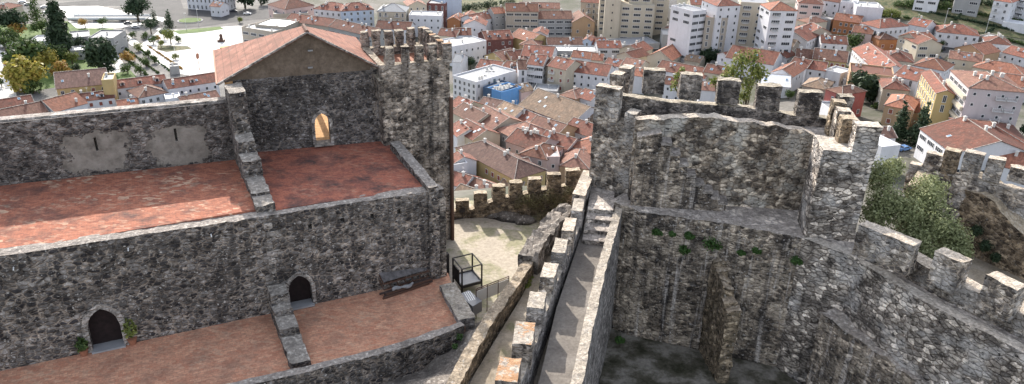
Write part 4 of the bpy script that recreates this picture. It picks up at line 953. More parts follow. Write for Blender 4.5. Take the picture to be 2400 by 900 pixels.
drape('lawn', [(1945, 68), (1958, 66), (1990, 88), (1975, 92)], MAT['grass'], .2, 4, 4)
drape('terraced_garden', [(2010, -30), (2480, -30), (2520, 110), (2110, 45)], MAT['garden'], .2, 30, 14)
drape('terraced_garden', [(1060, -20), (1230, -20), (1215, 40), (1060, 35)], MAT['garden'], .2, 8, 8)

def mkwin(kind):
    mb = MB(); w, h = {'w': (1.1, 1.5), 's': (1.2, 1.5), 'b': (3.6, 1.3), 't': (1.0, 2.2), 'd': (.9, 1.2), 'q': (.8, .9)}[kind]
    for c, d in (((0, 0, h/2), (w, .1, .12)), ((0, 0, -h/2), (w+.2, .16, .12)), ((-w/2, 0, 0), (.12, .1, h)), ((w/2, 0, 0), (.12, .1, h))): mb.box(c, d, 0)
    if kind == 's': mb.box((0, 0, 0), (w-.1, .07, h-.1), 1)
    else:
        mb.box((0, .02, 0), (w-.1, .05, h-.1), 1)
        if kind in 'wt': mb.box((0, 0, 0), (.07, .08, h), 0)
        if kind == 'b':
            for x in (-.9, 0, .9): mb.box((x, 0, 0), (.07, .08, h), 0)
    me = mb.mesh('window_'+kind); me.materials.append(MAT['frame']); me.materials.append(MAT['shutter'] if kind == 's' else MAT['glass']); return me
WIN = {k: mkwin(k) for k in 'wsbtdq'}
def inst(name, me, parent, loc, rz=0):
    o = bpy.data.objects.new(name, me); col.objects.link(o); o.parent = parent; o.location = loc; o.rotation_euler = (0, 0, rz); return o
mb = MB(); mb.box((0, -.5, 0), (2.6, 1.0, .14)); 
for i in range(9): mb.box((-1.25+i*.3125, -.97, .5), (.05, .05, .95))
mb.box((0, -.97, 1.0), (2.6, .07, .07)); mb.box((-1.27, -.5, .55), (.05, 1, 1.0)); mb.box((1.27, -.5, .55), (.05, 1, 1.0))
BALC = mb.mesh('balcony_unit'); BALC.materials.append(MAT['frame'])
mb = MB(); mb.box((0, 0, .6), (.7, .6, 1.4)); mb.box((0, 0, 1.38), (.9, .8, .12)); mb.box((0, 0, 1.5), (.35, .35, .2)); CHIM = mb.mesh('chimney_unit'); CHIM.materials.append(MAT['chim'])
mb = MB(); mb.box((0, .6, .3), (1.5, 2.0, 1.3)); mb.box((0, -.42, .4), (.9, .06, .9), 1); mb.box((-.45, .5, 1.05), (1.1, 2.4, .1), 2, M=Matrix.Rotation(.45, 3, 'Y')@Matrix.Identity(3) if 0 else Matrix.Rotation(-.45, 3, 'Y')); mb.box((.45, .5, 1.05), (1.1, 2.4, .1), 2, M=Matrix.Rotation(.45, 3, 'Y'))
DORM = mb.mesh('dormer_unit'); [DORM.materials.append(x) for x in (WALL['white'], MAT['glass'], ROOF['r'])]
FOOT = []
mb = MB(); mb.box((0, 0, 0), (.9, 1.2, .1)); mb.box((0, 0, .04), (.7, 1.0, .06), 1); SKYL = mb.mesh('skylight_unit'); SKYL.materials.append(MAT['frame']); SKYL.materials.append(MAT['skyglass'])
mb = MB(); mb.tube([(0, 0, 0), (0, 0, 2.2)], .04, 4); mb.bar((-.6, 0, 2.0), (.6, 0, 2.0), .04); mb.bar((-.4, 0, 1.7), (.4, 0, 1.7), .04); AERIAL = mb.mesh('aerial_unit'); AERIAL.materials.append(MAT['frame'])
PATCH = bpy.data.materials
def house(ax, ay, bx, by, D, h, roof='g', wall='white', rc='r', win='w', label='', dorm=0, chim=1, balc=False, cols=None, rows=None, grp=None, name='house', pitch=.46, ground=None, cat=None, sidewin=True, wallh=None):
    mx, my = (ax+bx)/2, (ay+by)/2
    zE = tp(mx, my, h).z; a = at(ax, ay, zE); b = at(bx, by, zE); u = hdir(a, b); n = lnorm(u); W = (V2(b)-V2(a)).length
    c = V2((a+b)/2, zE-h)+n*(D/2); root = empty(name, c, math.atan2(u.y, u.x), label, cat or ('building' if h > 11.5 else 'house'), grp)
    FOOT.append((c, W, D, label))
    X0, X1, Y0, Y1 = -W/2, W/2, -D/2, D/2; v = Vector
    mb = MB(); rise = 0
    base = -4 if T(c.x, c.y) > .5 else -.3
    mb.prism([(X0, Y0), (X1, Y0), (X1, Y1), (X0, Y1)], base, h-.02)
    o_ = .35; Z = h
    rm = MB(); lk = MB()
    if roof == 'g':
        rise = pitch*D/2; dz = pitch*o_
        for xs in (X0+.0, X1-.22): mb.prism([(xs, Y0+.02), (xs+.22, Y0+.02), (xs+.22, Y1-.02), (xs, Y1-.02)], h-.02, h) if 0 else None
        n0 = len(mb.v); mb.v += [(X0, Y0, h-.02), (X0, Y1, h-.02), (X0, 0, h+rise-.08), (X1, Y0, h-.02), (X1, Y1, h-.02), (X1, 0, h+rise-.08)]
        for f in ((0, 2, 1), (3, 4, 5), (0, 3, 5, 2), (1, 2, 5, 4)): mb.f.append(tuple(n0+i for i in f)); mb.m.append(0); mb.uv.append(None)
        R_ = h+rise+.1
        slope(rm, v((X0-o_, Y0-o_, h-dz+.1)), v((X1+o_, Y0-o_, h-dz+.1)), v((X1+o_, 0, R_)), v((X0-o_, 0, R_)))
        slope(rm, v((X1+o_, Y1+o_, h-dz+.1)), v((X0-o_, Y1+o_, h-dz+.1)), v((X0-o_, 0, R_)), v((X1+o_, 0, R_)))
        rm.bar((X0-o_, 0, R_+.02), (X1+o_, 0, R_+.02), .25, .14, 1)
        for xs in (X0-o_, X1+o_): rm.bar((xs, Y0-o_, h-dz+.13), (xs, 0, R_+.02), .2, .12, 1)
    elif roof == 'x':
        rise = pitch*W/2; dz = pitch*o_; R_ = h+rise+.1
        n0 = len(mb.v); mb.v += [(X0, Y0, h-.02), (X1, Y0, h-.02), (0, Y0, h+rise-.08), (X0, Y1, h-.02), (X1, Y1, h-.02), (0, Y1, h+rise-.08)]
        for f in ((0, 1, 2), (3, 5, 4), (0, 2, 5, 3), (1, 4, 5, 2)): mb.f.append(tuple(n0+i for i in f)); mb.m.append(0); mb.uv.append(None)
        slope(rm, v((X0-o_, Y1+o_, h-dz+.1)), v((X0-o_, Y0-o_, h-dz+.1)), v((0, Y0-o_, R_)), v((0, Y1+o_, R_)))
        slope(rm, v((X1+o_, Y0-o_, h-dz+.1)), v((X1+o_, Y1+o_, h-dz+.1)), v((0, Y1+o_, R_)), v((0, Y0-o_, R_)))
        rm.bar((0, Y0-o_, R_+.02), (0, Y1+o_, R_+.02), .25, .14, 1)
        for xs in (X0-o_, X1+o_): rm.bar((xs, Y0-o_, h-dz+.13), (0, Y0-o_, R_+.02), .2, .14, 1)
    elif roof == 'h':
        rise = pitch*min(W, D)/2; R_ = h+rise; lz = h+.05; e = o_; k = min(W, D)/2+e
        A0, A1, A2, A3 = v((X0-e, Y0-e, lz-.1)), v((X1+e, Y0-e, lz-.1)), v((X1+e, Y1+e, lz-.1)), v((X0-e, Y1+e, lz-.1))
        if W >= D: r0_, r1_ = v((X0-e+k, 0, R_)), v((X1+e-k-.01, 0, R_)); S = [(A0, A1, r1_, r0_), (A2, A3, r0_, r1_), (A1, A2, r1_, r1_), (A3, A0, r0_, r0_)]
        else: r0_, r1_ = v((0, Y0-e+k, R_)), v((0, Y1+e-k-.01, R_)); S = [(A1, A2, r1_, r0_), (A3, A0, r0_, r1_), (A0, A1, r0_, r0_), (A2, A3, r1_, r1_)]
        for s in S: slope(rm, *s)
        for p_, q_ in ((A0, r0_), (A1, r1_ if W >= D else r0_), (A2, r1_), (A3, r0_ if W >= D else r1_), (r0_, r1_)): rm.bar(p_+v((0, 0, .05)), q_+v((0, 0, .05)), .2, .12, 1)
    else:
        R_ = h; rm.box((0, 0, h+.1), (W-.5, D-.5, .2), 0)
        for c_, d_ in (((0, Y0+.15, h+.35), (W, .3, .76)), ((0, Y1-.15, h+.35), (W, .3, .76)), ((X0+.15, 0, h+.35), (.3, D-.6, .76)), ((X1-.15, 0, h+.35), (.3, D-.6, .76))): rm.box(c_, d_, 2)
    mb.build('wall', WALL[wall], root)
    rf = rm.build('roof', [ROOF[rc], MAT['surround'], WALL[wall]], root)
    lx = (V2(CAM)-V2(c)).dot(u)
    r_ = random.Random(int(ax*7+ay*13))
    for i in range(chim):
        if roof == 'f': inst('roof_box', CHIM, rf, (r_.uniform(X0+1, X1-1), r_.uniform(Y0+1, Y1-1), h+.1))
        else:
            x_ = r_.uniform(X0*.75, X1*.75); y_ = r_.uniform(-D*.28, D*.1) if roof != 'x' else r_.uniform(Y0*.6, Y1*.6)
            zz = R_-pitch*abs(y_ if roof != 'x' else x_); 
            if roof == 'h': zz = R_-pitch*max(abs(y_), abs(x_)-(W-min(W, D))/2) if W >= D else R_-pitch*max(abs(x_), abs(y_)-(D-min(W, D))/2)
            inst('chimney', CHIM, rf, (x_, y_, zz-.2))
    if roof == 'g' and W > 6:
        for i in range(r_.choice((0, 1, 1, 2, 3))):
            y_ = -D*r_.uniform(.12, .36); o_s = inst('skylight', SKYL, rf, (r_.uniform(X0*.8, X1*.8), y_, R_-pitch*abs(y_)+.06)); o_s.rotation_euler = (math.atan(pitch), 0, 0)
    if r_.random() < .45: inst('aerial', AERIAL, rf, (r_.uniform(X0*.6, X1*.6), 0, R_-.1))
    for i in range(dorm):
        x_ = X0+(i+.5)*W/dorm; inst('dormer', DORM, rf, (x_, Y0+D*.16, h+pitch*D*.16))
    if win:
        sp_ = {'b': 4.4, 't': 2.6}.get(win, 2.9); nr = rows or max(1, int((h-.3)/3.0)); H_ = (h)/nr if rows is None else min(3.2, h/nr)
        for side in range(2 if sidewin else 1):
            L_ = W if side == 0 else D; nc = (cols if (cols and side == 0) else max(1, int((L_-.8)/sp_)))
            if side == 1 and abs(lx) < W/2: continue
            if L_ < 2.2: continue
            for r in range(nr):
                z_ = h-(r+.55)*H_
                if z_ < 1.0: continue
                for k in range(nc):
                    q_ = -L_/2+(k+.5)*L_/nc
                    if side == 1 and r_.random() < .35: continue
                    if r_.random() < .06: continue
                    kk = win if not (win == 'w' and r_.random() < .2) else 's' if wall in ('yellow', 'cream', 'beige') else 'w'
                    if side == 0: inst('window', WIN[kk], root, (q_, Y0-.03, z_)); 
                    else:
                        sg = 1 if lx > 0 else -1; inst('window', WIN[kk], root, ((X1+.03)*sg, q_, z_), sg*math.pi/2)
                    if balc and side == 0 and k % 2 == (0 if nc < 3 else 1): inst('balcony', BALC, root, (q_, Y0, z_-1.0))
    return root, W, D, h
Hs = [
 # ---- left, below the arrow-slit wall
 (-70, 300, 112, 262, 11, 7, 'g', 'white', 'b', 'w', 'brown roofed long house at the bottom left edge just over the slit wall'),
 (-60, 262, 78, 240, 8, 7, 'g', 'cream', 'r', None, 'reddish roof of a house behind the bottom left brown roof'),
 (80, 246, 128, 262, 12, 7, 'x', 'white', 'o', None, 'white gable end house with orange roof beside the bottom left brown roof'),
 (132, 208, 252, 196, 17, 10, 'g', 'yellow', 'd', 'w', 'large yellow house with dark brown roof below the yellow trees'),
 (238, 192, 266, 190, 9, 12.5, 'f', 'yellow', 'g', None, 'yellow flat topped block attached to the large dark roofed yellow house'),
 (154, 242, 268, 228, 8, 6.6, 'g', 'white', 'r', 's', 'white house with brown windows and red roof directly above the slit wall', dict(dorm=2, name='house')),
 (277, 251, 325, 245, 7, 5, 'g', 'cream', 'o', None, 'low orange roofed annex between two white houses above the slit wall'),
 (326, 229, 393, 216, 12, 7, 'h', 'white', 'b', 'w', 'white hip roofed house with three upper windows above the slit wall', dict(cols=4)),
 (268, 208, 390, 193, 9, 8, 'g', 'white', 'r', 'd', 'long brown roofed row house with dormers below the formal garden', dict(dorm=3)),
 (394, 208, 512, 190, 10, 8, 'g', 'white', 'r', 'd', 'long red roofed row beside the yellow hall wall with round window dormer', dict(dorm=1)),
 (388, 236, 424, 232, 7, 6, 'f', 'white', 'w', 'd', 'small white flat roofed annex with open loggia near the hall'),
 (428, 244, 515, 228, 8, 5, 'g', 'white', 'b', None, 'low brown roof with white parapet beside the hall corner'),
 (398, 160, 420, 158, 5, 3, 'f', 'grey', 'k', None, 'small grey kiosk on the white plaza'),
 # ---- park buildings
 (206, 92, 266, 92, 16, 8, 'f', 'grey', 'g', 'b', 'modern grey two storey pavilion in the park', dict(chim=2, name='pavilion', cat='pavilion')),
 (164, 92, 212, 88, 14, 6, 'f', 'grey', 'g', None, 'lower grey wing of the modern park pavilion', dict(name='pavilion', cat='pavilion')),
 (68, 100, 140, 98, 12, 4.5, 'f', 'white', 'g', 'b', 'long low flat roofed park building with dark roof', dict(name='pavilion', cat='pavilion', chim=2)),
 (164, 122, 196, 120, 8, 4, 'f', 'grey', 'w', 'b', 'small grey garden kiosk behind the dark round tree', dict(name='pavilion', cat='pavilion')),
 (-20, 20, 16, 22, 12, 7, 'h', 'cream', 'r', None, 'small red roofed house at the top left corner'),
 # ---- behind the gabled hall
 (434, -26, 522, -20, 12, 12, 'g', 'white', 'r', 't', 'white church like building with tall doors by the roundabout', dict(chim=0, name='church')),
 (492, 14, 516, 16, 8, 6, 'g', 'white', 'b', 'd', 'low white side chapel with brown roof by the roundabout'),
 (628, 10, 668, 22, 18, 12, 'h', 'pink', 'r', 'd', 'pink corner building with red roof near the roundabout'),
 (640, 36, 722, 34, 16, 9, 'f', 'beige', 'g', 'd', 'curved beige building with dark flat roof near the plaza'),
 (566, 66, 640, 78, 14, 8, 'f', 'beige', 'k', 'b', 'cream flat roofed block between the plaza and the hall roof', dict(chim=2)),
 (598, 60, 668, 66, 16, 9, 'f', 'beige', 'w', None, 'block with bright white flat roof behind the hall ridge', dict(chim=2)),
 (668, 48, 770, 62, 12, 9, 'g', 'beige', 'r', 'w', 'left half of the long terracotta row behind the hall ridge', dict(chim=3)),
 (770, 62, 872, 86, 12, 9, 'g', 'grey', 'r', 'b', 'right half of the long terracotta row reaching the tower battlements', dict(chim=3)),
 (735, 20, 800, 26, 13, 12, 'h', 'white', 'r', 'w', 'white apartment house with red roof left of the pale blue one', dict(dorm=2, chim=2)),
 (800, 26, 876, 22, 13, 12.5, 'h', 'blue', 'r', 'w', 'pale blue apartment house with red hip roof and dormers', dict(dorm=3, chim=2)),
 (884, 26, 950, 28, 13, 13.5, 'h', 'cream', 'g', 't', 'cream apartment house with grey roof and central balconies', dict(balc=True, chim=2)),
 (956, 14, 1000, 12, 12, 13, 'x', 'cream', 'b', 'd', 'cream gable fronted house right of the balcony apartment house'),
 (958, 38, 1034, 40, 11, 11, 'f', 'white', 'k', 'd', 'white flat roofed house behind the tower battlements', dict(chim=2)),
 (1000, 10, 1044, 12, 12, 13, 'f', 'maroon', 'g', 't', 'dark brick building with flat grey roof above the tower'),
 (1044, 0, 1082, -6, 14, 15, 'f', 'blue', 'w', None, 'tall blank pale blue wall house right of the dark brick building'),
 (880, 66, 960, 70, 12, 8, 'g', 'white', 'r', 'd', 'red roofed house glimpsed between the tower merlons'),
 # ---- centre top
 (1048, 46, 1078, 48, 12, 8, 'x', 'orange', 'o', None, 'small orange gabled shed left of the arched orange one'),
 (1076, 42, 1112, 44, 12, 8, 'x', 'orange', 'o', None, 'orange gabled warehouse with dark arch'),
 (1086, 58, 1138, 60, 11, 9, 'x', 'white', 'r', 'd', 'red roofed house with white chimneys below the orange warehouse', dict(chim=3)),
 (1112, 50, 1164, 40, 11, 9, 'g', 'white', 'r', 'b', 'white red roofed house with dark balcony openings'),
 (1158, 32, 1186, 30, 10, 12, 'g', 'grey', 'o', 'd', 'narrow grey house left of the beige apartment block'),
 (1186, 26, 1262, 27, 13, 14, 'g', 'beige', 'o', 'b', 'beige apartment block with bright orange roof', dict(cols=4, rows=4)),
 (1262, 44, 1342, 44, 13, 10, 'g', 'grey', 'b', 'b', 'grey apartment house with long brown roof', dict(rows=3)),
 (1342, 52, 1394, 52, 15, 9, 'x', 'tan', 'b', 'w', 'brown gable end house at the end of the grey apartment row', dict(cols=2, rows=2, pitch=.55)),
 (1218, 18, 1312, 20, 10, 10, 'g', 'beige', 'b', None, 'brown roof range at the top behind the beige apartment block', dict(dorm=1)),
 (1362, 4, 1424, 8, 14, 16, 'g', 'beige', 'r', 't', 'beige apartment house left of the stepped tower', dict(balc=True)),
 (1060, 112, 1140, 98, 14, 9, 'f', 'white', 'k', 'd', 'long white flat terraced building right of the square tower', dict(chim=2)),
 (1026, 82, 1068, 86, 10, 10, 'g', 'cream', 'r', 'b', 'cream terrace house with red roof behind the tower merlons'),
 (1066, 82, 1104, 82, 10, 10, 'g', 'white', 'r', 'b', 'white terrace house with small red roof above the long white building'),
 (1139, 94, 1203, 90, 13, 7.5, 'g', 'maroon', 'r', 'w', 'dark red walled house with three pale dormers', dict(dorm=3, cols=4)),
 (1195, 84, 1242, 98, 13, 7, 'g', 'yellow', 'o', None, 'bright orange roofed house with yellow side wall'),
 (1246, 80, 1282, 82, 11, 7, 'x', 'white', 'r', 'd', 'small white gable house with red roof left of the brown row'),
 (1218, 104, 1262, 108, 10, 6, 'h', 'tan', 'b', None, 'brown hip roof in front of the bright orange roof'),
 (1284, 104, 1366, 104, 10, 6, 'g', 'white', 'b', 'd', 'white row house with brown roof below the apartment row'),
 (1366, 94, 1386, 96, 9, 8, 'x', 'blue', 'r', 't', 'narrow pale blue gable house below the brown gable end'),
 (1386, 104, 1422, 104, 10, 6, 'g', 'white', 'r', 'd', 'red roofed house left of the stepped tower foot'),
 (1222, 130, 1292, 136, 15, 8, 'g', 'white', 'r', 'd', 'white house under a large terracotta roof in the middle of the town'),
 (1136, 130, 1178, 142, 11, 6.5, 'x', 'yellow', 'b', 'd', 'yellow gable house with two dark windows'),
 (1174, 126, 1200, 140, 10, 7, 'x', 'tan', 'r', None, 'brown gable roof just right of the yellow gable house'),
 (1196, 134, 1226, 144, 10, 6.5, 'h', 'tan', 'd', None, 'dark brown roof between the yellow gable and the terracotta roof'),
 (1300, 122, 1398, 124, 10, 7, 'f', 'grey', 'w', 'b', 'low building with white flat roof and grey front', dict(chim=2)),
 (1308, 138, 1338, 140, 8, 5, 'f', 'yellow', 'g', 'd', 'small yellow fronted house under the white flat roof'),
 (1339, 133, 1386, 138, 9, 7, 'g', 'white', 'o', 'w', 'white house with orange roof and three windows', dict(cols=3, rows=1)),
 (1386, 140, 1412, 142, 9, 7, 'g', 'cream', 'o', None, 'orange roof right of the three windowed white house'),
 (1402, 112, 1457, 112, 10, 7, 'g', 'white', 'r', 'b', 'house with dark red roof and glazed white upper floor'),
 (1116, 158, 1168, 165, 11, 7, 'g', 'white', 'r', None, 'low red brown roof left of the white dormer house'),
 (1060, 144, 1080, 146, 10, 7, 'g', 'white', 'g', None, 'pale roof beside the round tree right of the square tower'),
 (1174, 162, 1218, 170, 11, 9, 'g', 'white', 'r', 'w', 'white house with dormer left of the balcony blocks', dict(dorm=1)),
 (1216, 162, 1236, 162, 11, 12, 'g', 'white', 'b', 't', 'narrow white four storey house with arched windows', dict(rows=4)),
 (1236, 150, 1272, 154, 12, 14, 'g', 'white', 'r', 'b', 'white balcony block in the middle of the town', dict(balc=True, rows=4, cols=2)),
 (1272, 152, 1284, 156, 11, 13, 'g', 'beige', 'r', 'd', 'narrow beige infill between two balcony blocks'),
 (1284, 154, 1326, 164, 12, 14, 'g', 'cream', 'r', 's', 'cream balcony block with brown shutters', dict(balc=True, rows=4)),
 (1324, 165, 1422, 178, 13, 12, 'g', 'white', 'r', 'd', 'wide white block with red roof left of the corner turret', dict(rows=3, cols=6)),
 # ---- blue grey complex
 (1062, 180, 1116, 196, 24, 10, 'f', 'white', 'g', 'w', 'white hotel block with grey roof right of the square tower', dict(rows=4, cols=5, chim=4)),
 (1114, 182, 1158, 190, 10, 9, 'f', 'teal', 'g', None, 'dark teal cubic block in front of the white hotel', dict(chim=4)),
 (1132, 207, 1174, 218, 12, 8, 'f', 'dkblue', 'k', 'w', 'dark blue block with crowded roof terrace', dict(chim=5)),
 (1175, 220, 1222, 207, 8, 8, 'f', 'skyblue', 'k', None, 'bright blue side block of the roof terrace building', dict(chim=3)),
 (1160, 178, 1214, 174, 12, 7, 'f', 'grey', 'k', 'd', 'grey rooftop wing behind the dark blue block', dict(chim=4)),
 (1222, 216, 1250, 210, 8, 7, 'g', 'pink', 'm', None, 'small pink walled house right of the blue block'),
 (1250, 214, 1306, 218, 9, 7, 'f', 'grey', 'g', None, 'blank grey walled house right of the pink one', dict(chim=0)),
 (1310, 222, 1350, 232, 12, 8, 'h', 'tan', 'b', None, 'brown hip roof behind the large mottled roof'),
 (1352, 226, 1384, 236, 10, 8, 'g', 'white', 'r', 'd', 'white house with red roof touching the corner turret'),
 (1216, 246, 1336, 292, 20, 7, 'g', 'white', 'm', 'w', 'long white facade under a huge mottled old roof', dict(rows=1, chim=1)),
 (1340, 262, 1392, 290, 17, 7, 'h', 'stone', 'm', None, 'right end of the huge mottled roof beside the turret', dict(chim=0)),
 # ---- roofs right of the tower, lower
 (1052, 245, 1085, 258, 10, 8, 'g', 'cream', 'r', None, 'topmost red roof touching the edge of the square tower'),
 (1058, 262, 1112, 290, 11, 8, 'g', 'cream', 'b', None, 'second brown roof down beside the square tower'),
 (1102, 272, 1156, 302, 13, 8, 'g', 'cream', 'b', None, 'brown roof with white chimneys and pale verge', dict(chim=3)),
 (1120, 246, 1165, 256, 9, 7, 'g', 'tan', 'd', None, 'dark brown roof under the teal block'),
 (1160, 258, 1205, 274, 10, 7, 'g', 'white', 'm', None, 'mottled roof left of the long white facade'),
 (1205, 274, 1262, 298, 9, 6, 'g', 'white', 'r', None, 'red roof running along the foot of the long white facade'),
 (1048, 300, 1072, 320, 9, 8, 'g', 'white', 'r', None, 'orange roof fragment left of the hip roofed cream house'),
 (1108, 326, 1164, 314, 12, 8, 'h', 'cream', 'b', 'w', 'cream hip roofed house with dormer above the yellow convent'),
 (1062, 302, 1108, 328, 11, 8, 'g', 'cream', 'r', 'd', 'cream house with skylit brown roof by the square tower', dict(dorm=1)),
 (1160, 302, 1232, 338, 15, 7.5, 'h', 'grey', 'b', 'w', 'grey walled house with large brown roof above the pink block'),
 (1232, 300, 1300, 322, 13, 8, 'g', 'tan', 'b', None, 'brown roof ridge behind the chimney row'),
 (1186, 330, 1258, 354, 12, 9, 'g', 'pink', 'r', 'd', 'terracotta roof with a row of dark chimneys', dict(chim=6)),
 (1262, 330, 1330, 350, 10, 8, 'g', 'pink', 'r', 'd', 'pink courtyard range with red roof', dict(chim=4)),
 (1330, 338, 1392, 362, 14, 8, 'h', 'cream', 'o', 'd', 'orange hip roofed house left of the walkway turret', dict(chim=3)),
 (1322, 300, 1388, 322, 11, 7, 'g', 'white', 'r', 'd', 'white red roofed house against the turret below the mottled roof'),
 (1218, 360, 1282, 374, 12, 9, 'h', 'pink', 'o', 'w', 'pink three storey house with orange roof and garden terrace', dict(rows=3)),
 (1282, 372, 1312, 372, 9, 9, 'f', 'pink', 'k', 'd', 'pink flat topped terrace house with a palm like plant'),
 (1312, 388, 1380, 396, 15, 7, 'h', 'tan', 'b', None, 'brown roof at the far end of the yard wall'),
 (1068, 346, 1206, 420, 12, 8.5, 'h', 'yellow', 'd', 's', 'long yellow convent like building with dark brown roof', dict(chim=3, pitch=.5)),
 (1196, 404, 1250, 396, 9, 7, 'g', 'white', 'b', None, 'white walled end house closing the yellow building'),
 (1046, 372, 1060, 385, 8, 9, 'g', 'white', 'r', 'd', 'white house front squeezed against the square tower'),
 (1056, 392, 1096, 386, 9, 9, 'f', 'white', 'k', 'w', 'small white house with square window by the square tower'),
 (1046, 428, 1086, 440, 9, 6, 'g', 'white', 'r', None, 'red roofed house low beside the square tower'),
 (1090, 446, 1150, 468, 10, 5, 'g', 'cream', 'b', None, 'old brown roof just above the yard wall merlons', dict(chim=2)),
 (1108, 462, 1150, 474, 6, 4, 'f', 'grey', 'g', None, 'small grey shed roof behind the yard wall merlons'),
 (1168, 442, 1215, 452, 8, 5, 'g', 'tan', 'm', None, 'mottled low roof behind the third yard merlon'),
 (1060, 455, 1100, 470, 8, 5, 'g', 'stone', 'm', None, 'stone shed with mottled roof behind the first yard merlon'),
 # ---- right of the stepped tower
 (1560, 18, 1588, 30, 6, 6, 'f', 'grey', 'g', None, 'low grey wall block beside the tree lined road', dict(chim=0)),
 (1448, 110, 1546, 104, 14, 5, 'f', 'grey', 'g', 'b', 'dark low podium at the foot of the stepped tower', dict(chim=3)),
 (1552, 84, 1592, 86, 12, 6, 'f', 'grey', 'k', None, 'low grey building carrying a blue glass roof'),
 (1552, 68, 1604, 76, 12, 5, 'f', 'beige', 'o', None, 'low cream building with sloping pale roof beside the podium', dict(chim=0)),
 (1588, 16, 1624, 38, 16, 16, 'f', 'white', 'g', 'b', 'white office block with dark strip windows left wing', dict(rows=5, chim=2)),
 (1624, 30, 1656, 26, 14, 25, 'f', 'white', 'g', 'b', 'white office block right wing with paired windows', dict(rows=8, cols=2, chim=2)),
 (1654, 44, 1706, 46, 13, 20, 'f', 'beige', 'r', 't', 'beige office block with tall glazed bays', dict(rows=5)),
 (1682, 14, 1736, 12, 14, 25, 'h', 'white', 'r', 'd', 'white tower block behind the beige offices', dict(rows=8)),
 (1620, 10, 1684, 12, 12, 16, 'g', 'cream', 'r', 't', 'cream apartment block at the very top right of the office block', dict(rows=5)),
 (1736, 8, 1804, 12, 14, 24, 'f', 'cream', 'g', 'b', 'pale apartment slab with many balconies', dict(rows=8, balc=True)),
 (1707, 72, 1766, 76, 11, 11, 'f', 'white', 'k', 'b', 'white low block with dark strip windows', dict(rows=3, chim=2)),
 (1762, 72, 1816, 76, 11, 11, 'g', 'white', 'd', 't', 'white house with dark brown roof below the pyramid roofed tower', dict(rows=3)),
 (1806, 24, 1870, 25, 13, 25, 'h', 'white', 'o', 'b', 'white tower block with orange pyramid roof', dict(rows=8, balc=True, chim=0)),
 (1516, 132, 1574, 142, 20, 9, 'x', 'cream', 'o', 'd', 'cream gable house with bright orange roof right of the first merlon', dict(pitch=.6, cols=1, rows=2)),
 (1446, 128, 1484, 138, 12, 8, 'x', 'cream', 'r', None, 'cream house with red gable left of the narrow street'),
 (1452, 114, 1500, 124, 12, 8, 'x', 'cream', 'r', 'd', 'red gabled house behind the cream one left of the narrow street', dict(chim=2)),
 (1458, 150, 1500, 158, 9, 9, 'g', 'cream', 'b', 'd', 'cream house with brown roof beside the narrow street'),
 (1416, 150, 1450, 156, 9, 7, 'g', 'white', 'r', None, 'red roof peeping over the corner turret'),
 (1592, 114, 1628, 124, 10, 7, 'x', 'white', 'b', 'd', 'small white house with very steep roof', dict(pitch=1.0, cols=1)),
 (1574, 112, 1596, 112, 8, 6, 'g', 'white', 'r', 'd', 'tiny white house left of the steep roofed one'),
 (1604, 140, 1640, 146, 8, 5, 'g', 'cream', 'm', None, 'low old roof left of the dark round tree'),
 (1538, 162, 1652, 184, 12, 7, 'g', 'white', 'r', None, 'long red roof behind the first three merlons', dict(chim=2)),
 (1650, 168, 1700, 176, 10, 6, 'g', 'cream', 'r', None, 'red roof right of the long red roof behind the merlons'),
 (1484, 176, 1512, 180, 9, 8, 'g', 'white', 'o', None, 'white house with orange roof between turret and first merlon'),
 (1556, 196, 1598, 202, 9, 7, 'g', 'white', 'r', 'd', 'white walled house showing between the first two merlons'),
 (1640, 210, 1690, 214, 9, 7, 'g', 'white', 'b', None, 'pale wall showing between the second and third merlons'),
 (1682, 126, 1706, 134, 9, 7, 'x', 'white', 'r', 'd', 'white gable house right of the dark round tree'),
 (1702, 134, 1812, 152, 16, 7, 'g', 'white', 'r', None, 'very wide red roof with skylights right of the round tree', dict(chim=2)),
 (1806, 128, 1842, 136, 9, 6, 'x', 'white', 'r', 'd', 'small white gable house left of the stone house', dict(cols=1, rows=1)),
 (1820, 106, 1856, 112, 11, 7, 'g', 'stone', 'm', 'q', 'grey stone house with mottled roof by the street bend'),
 (1806, 170, 1858, 180, 14, 7, 'x', 'white', 'o', 'd', 'large white gable house with orange roof behind the fourth merlon', dict(pitch=.5)),
 (1784, 198, 1852, 204, 12, 5, 'g', 'white', 'w', None, 'shed with pale blue metal roof behind the fourth merlon', dict(chim=0)),
 (1850, 152, 1890, 160, 10, 7, 'g', 'white', 'r', None, 'red roofed house right of the white gable with cypress'),
 (1866, 134, 1908, 138, 11, 7, 'g', 'cream', 'b', None, 'brown roof left of the yellow terrace house'),
 (1906, 137, 1984, 146, 13, 7.5, 'g', 'yellow', 'b', 's', 'yellow terrace house with long brown roof', dict(cols=6, rows=2)),
 (1890, 160, 1934, 166, 10, 6.5, 'g', 'white', 'r', 'd', 'white house with red roof right of the cypress'),
 (1930, 166, 1970, 176, 9, 6, 'f', 'white', 'k', 'd', 'white flat terrace house below the yellow terrace house'),
 (1880, 200, 1936, 210, 12, 6, 'h', 'stone', 'm', None, 'old mottled roof behind the fifth merlon', dict(chim=2)),
 (1936, 208, 1974, 222, 11, 9, 'h', 'red', 'b', 'w', 'red brick house with white windows behind the sixth merlon', dict(cols=1)),
 (1946, 262, 1990, 262, 9, 4, 'f', 'white', 'g', None, 'white flat shed just behind the sixth merlon', dict(chim=0)),
 # ---- upper right
 (1872, 6, 1930, 10, 14, 14, 'h', 'pink', 'r', 'b', 'pinkish apartment house at the top with red roof', dict(rows=4)),
 (1868, 46, 1896, 54, 12, 9, 'h', 'cream', 'b', 'd', 'brown roofed corner house on the bending street'),
 (1880, 64, 1900, 76, 10, 8, 'g', 'cream', 'r', 'd', 'narrow house with red roof on the bending street'),
